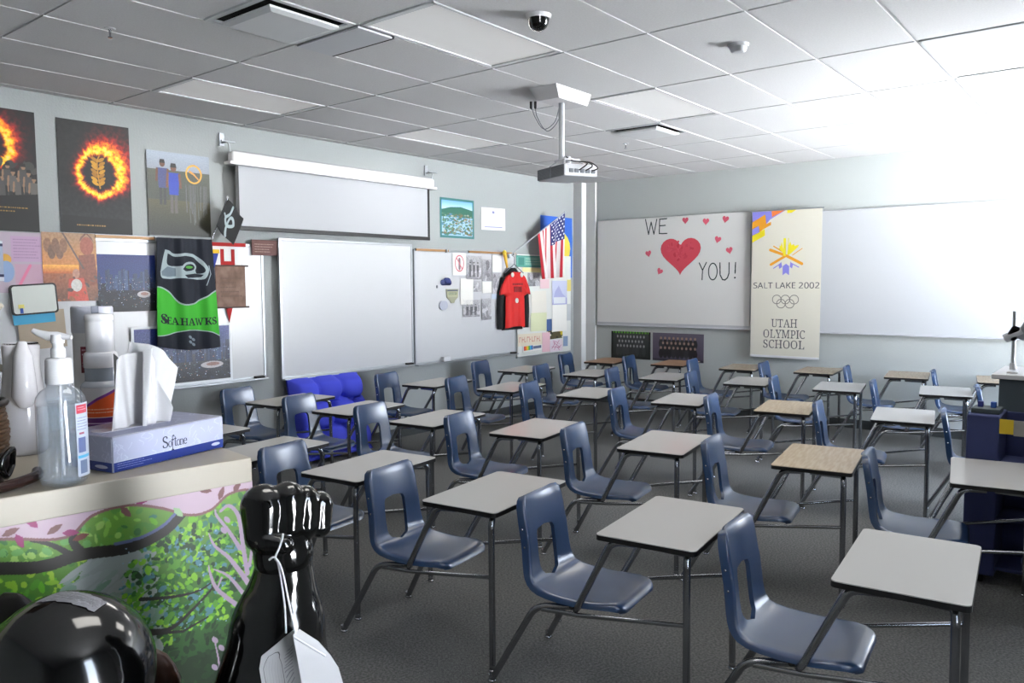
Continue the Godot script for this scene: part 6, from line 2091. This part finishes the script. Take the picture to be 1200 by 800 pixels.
func build_statue() -> void:
	var t := thing("statue", "glossy black statue with a domed head, brown ears and a raised fist", "statue", Vector3(5.86, 0, 9.72))
	var o := Vector3(5.86, 0, 9.72)
	var rt := Vector3(0.78, 0, -0.625)
	var up := Vector3.UP
	var fw := Vector3(0.625, 0, 0.78)
	var s := 0.00103
	var hand := Vector3(5.977, 1.521, 9.558) - o
	var H := func(x: float, y: float, z: float) -> Vector3: return hand + (rt * x + up * y + fw * z) * s
	var m := MB.new()
	var head := Vector3(5.812, 1.345, 9.742) - o
	# trunk, legs, shoulders, arms (12 mm grid)
	var el: Vector3 = H.call(-4.0, -215.0, -4.0)
	bones(m, [[Vector3(0, 0.62, 0), Vector3(0, 0.98, 0), 0.125, 0.14], [Vector3(0, 1.0, 0), head + Vector3(0, -0.06, 0), 0.10, 0.07],
		[Vector3(0.02, 1.06, 0), Vector3(0.08, 1.06, -0.12), 0.085, 0.07], [Vector3(0.08, 1.06, -0.12), el, 0.066, 0.070],
		[Vector3(-0.02, 1.06, 0), Vector3(0.0, 1.05, 0.15), 0.085, 0.065], [Vector3(0.0, 1.05, 0.15), Vector3(0.04, 0.82, 0.19), 0.055, 0.048], [Vector3(0.04, 0.82, 0.19), Vector3(0.12, 0.70, 0.14), 0.046, 0.04],
		[Vector3(0.02, 0.60, -0.06), Vector3(0.03, 0.32, -0.08), 0.085, 0.065], [Vector3(0.03, 0.32, -0.08), Vector3(0.02, 0.06, -0.08), 0.062, 0.045], [Vector3(0.0, 0.03, -0.08), Vector3(0.10, 0.03, -0.09), 0.035, 0.03],
		[Vector3(0.0, 0.60, 0.06), Vector3(0.01, 0.32, 0.08), 0.085, 0.065], [Vector3(0.01, 0.32, 0.08), Vector3(0.0, 0.06, 0.08), 0.062, 0.045], [Vector3(-0.01, 0.03, 0.08), Vector3(0.09, 0.03, 0.09), 0.035, 0.03]], 0.014, 0.03, 1)
	# forearm sleeve and fist (3.5 mm grid)
	bones(m, [[H.call(3, -52, 0), H.call(-8, -130, -2), 31 * s, 52 * s], [H.call(-8, -130, -2), H.call(-16, -215, -4), 52 * s, 72 * s]], 0.005, 0.012, 2)
	bones(m, [[H.call(1, -46, 0), H.call(1, -40, 0), 34 * s, 34 * s], [H.call(-4, -24, -4), H.call(6, 2, -10), 32 * s, 27 * s],
		[H.call(-17, 16, 12), H.call(-16, -14, 16), 26 * s, 22 * s], [H.call(8, 21, 2), H.call(10, -10, 8), 21.5 * s, 18 * s],
		[H.call(24, 16, -10), H.call(26, -12, -4), 19 * s, 16 * s], [H.call(39, 8, -22), H.call(40, -16, -16), 16.5 * s, 14 * s],
		[H.call(-28, -24, 8), H.call(-10, -20, 30), 13 * s, 12 * s], [H.call(-10, -20, 30), H.call(10, -24, 28), 12 * s, 10 * s]], 0.0030, 0.0022, 3)
	obj("body", m.mesh(), M.gloss_black, t)
	# head: a glossy dome
	var hm := MB.new()
	var R := 0.0965
	hm.lathe(PackedVector2Array([Vector2(0.05, -0.10), Vector2(0.082, -0.085), Vector2(0.094, -0.04), Vector2(R, 0.0), Vector2(0.0945, 0.02), Vector2(0.0885, 0.0385), Vector2(0.079, 0.0555), Vector2(0.0655, 0.071), Vector2(0.049, 0.0832), Vector2(0.030, 0.0917), Vector2(0.012, 0.0958), Vector2(0.003, 0.0965)]), 48)
	var hd := obj("head", hm.mesh(), M.gloss_black, t, head)
	# a strip of worn tape on top of the head
	var tape := MB.new()
	var rows := []
	var c := [Vector3(-28, 85, 34), Vector3(-2, 93, 22), Vector3(44, 70, 49), Vector3(29, 61, 68)]
	var hr := Vector3(0.356, 0, -0.934)
	var hf := Vector3(0.855, 0.403, 0.326)
	var hu := hf.cross(hr)
	for j in 7:
		var row := PackedVector3Array()
		for i in 13:
			var u := i / 12.0
			var v := j / 6.0
			var q: Vector3 = (c[0] as Vector3).lerp(c[3], u).lerp((c[1] as Vector3).lerp(c[2], u), v).normalized()
			var rag := 0.02 * sin(i * 2.1) * (1.0 if j == 6 or j == 0 else 0.0)
			row.append((hr * (q.x + rag) + hu * q.y + hf * q.z).normalized() * (R + 0.0008))
		rows.append(row)
	tape.grid(rows, 1)
	var tpic := Pic.new(128, 48, Color(0.50, 0.50, 0.52))
	for i in 60:
		tpic.line(v2([rng.randf_range(0, 128), rng.randf_range(0, 48), rng.randf_range(0, 128), rng.randf_range(0, 48)]), 1.6, Color(0.36, 0.36, 0.38).lerp(Color(0.66, 0.66, 0.68), rng.randf()))
	obj("tape", tape.mesh(), tpic.mat(0.6), hd)
	var brown := flat(Color(0.32, 0.16, 0.07), 0.35)
	for q in [[Vector3(5.800, 1.297, 9.634), 0.045, flat(Color(0.22, 0.11, 0.05), 0.4), 0.5], [Vector3(5.682, 1.38, 9.756), 0.040, flat(Color(0.06, 0.04, 0.033), 0.45), -0.4]]:
		var em := MB.new()
		em.lathe(PackedVector2Array([Vector2(0.004, -0.038), Vector2(0.02, -0.032), Vector2(0.029, -0.017), Vector2(0.031, 0.0), Vector2(0.029, 0.017), Vector2(0.02, 0.032), Vector2(0.004, 0.038)]), 24, 1.0, 0.45)
		obj("ear", em.mesh(), q[2], t, q[0] - o, Vector3(0, 0.67, q[3]))
	for q in [[-6.0, 24.0, 38.0]]:
		var sc := MB.new()
		var ring := PackedVector3Array()
		for i in 17:
			var a := TAU * i / 16.0
			ring.append(H.call(q[0] + cos(a) * 4.5, q[1] + sin(a) * 4.5, q[2] - 5.0))
		sc.tube(ring, 0.0012, 6)
		obj("screw_rim", sc.mesh(), M.gloss_black, t)
	# --- paper face mask hung from the wrist ---
	var dpt := Vector3(6.036, 1.408, 9.583)
	var k := thing("face_mask", "white folded face mask hanging by its loops from the black fist", "face mask", dpt)
	var q2 := 0.00097
	var P := func(x: float, y: float, z: float) -> Vector3: return (rt * (x - 350.0) - up * (y - 735.0) + fw * z) * q2
	var pic := Pic.new(256, 320, Color(0.78, 0.78, 0.79))
	pic.ring(84, 150, 60, 74, 3, Color(0.36, 0.36, 0.38))
	for i in 6:
		pic.line(v2([40 + i * 18, 100 + (i % 2) * 10, 36 + i * 18, 205]), 2, Color(0.70, 0.70, 0.72))
	for i in 5:
		for j in 2:
			pic.line(v2([150 + j * 2 + i * 3, 70 + i * 12 + j * 60, 215, 40 + i * 12 + j * 60]), 3, Color(0.58, 0.58, 0.61))
	pic.line(v2([150, 250, 225, 200]), 4, Color(0.60, 0.60, 0.63))
	pic.line(v2([150, 268, 225, 218]), 4, Color(0.60, 0.60, 0.63))
	var fm := pic.mat(0.85)
	var rows_l := []
	var rows_r := []
	var ledge := [348.0, 330.0, 309.0, 306.0, 309.0, 318.0, 340.0, 372.0]
	var redge := [354.0, 376.0, 390.0, 399.0, 405.0, 407.0, 402.0, 376.0]
	var ys := [735.0, 750.0, 767.0, 782.0, 805.0, 840.0, 868.0, 884.0]
	for j in 8:
		var rx := lerpf(351.0, 373.0, (ys[j] - 735.0) / 149.0)
		var rl := PackedVector3Array()
		var rr := PackedVector3Array()
		for i in 9:
			var u := i / 8.0
			rl.append(P.call(lerpf(ledge[j], rx, u), ys[j], 14.0 * u * u + 4.0))
			rr.append(P.call(lerpf(rx, redge[j], u), ys[j], 18.0 - 14.0 * u))
		rows_l.append(rl)
		rows_r.append(rr)
	for q in [["front_half", rows_l, fm], ["front_half", rows_r, flat(Color(0.77, 0.77, 0.78), 0.85)]]:
		var mm := MB.new()
		mm.grid(q[1], 1)
		var bk := []
		for row in q[1]:
			var b := PackedVector3Array()
			for i in range(8, -1, -1):
				b.append(row[i] - fw * 0.0022)
			bk.append(b)
		mm.grid(bk, 2)
		obj(q[0], mm.mesh(), q[2], k)
	var cord := flat(Color(0.86, 0.86, 0.87), 0.7)
	obj("ear_loop", tube_mesh(catmull([P.call(340, 737, 8), P.call(339, 700, 8), P.call(334, 655, 10), P.call(331, 646, 12), P.call(338, 630, 14), P.call(342, 616, 16)], 4), 0.0012, 8), cord, k)
	obj("ear_loop", tube_mesh(catmull([P.call(352, 736, 12), P.call(345, 700, 10), P.call(338, 660, 11), P.call(331, 645, 13), P.call(324, 648, 12)], 4), 0.0012, 8), cord, k)
	obj("nose_wire", tube_mesh([P.call(352, 738, 17), P.call(385, 766, 6)], 0.0012, 6), M.light_plastic, k)
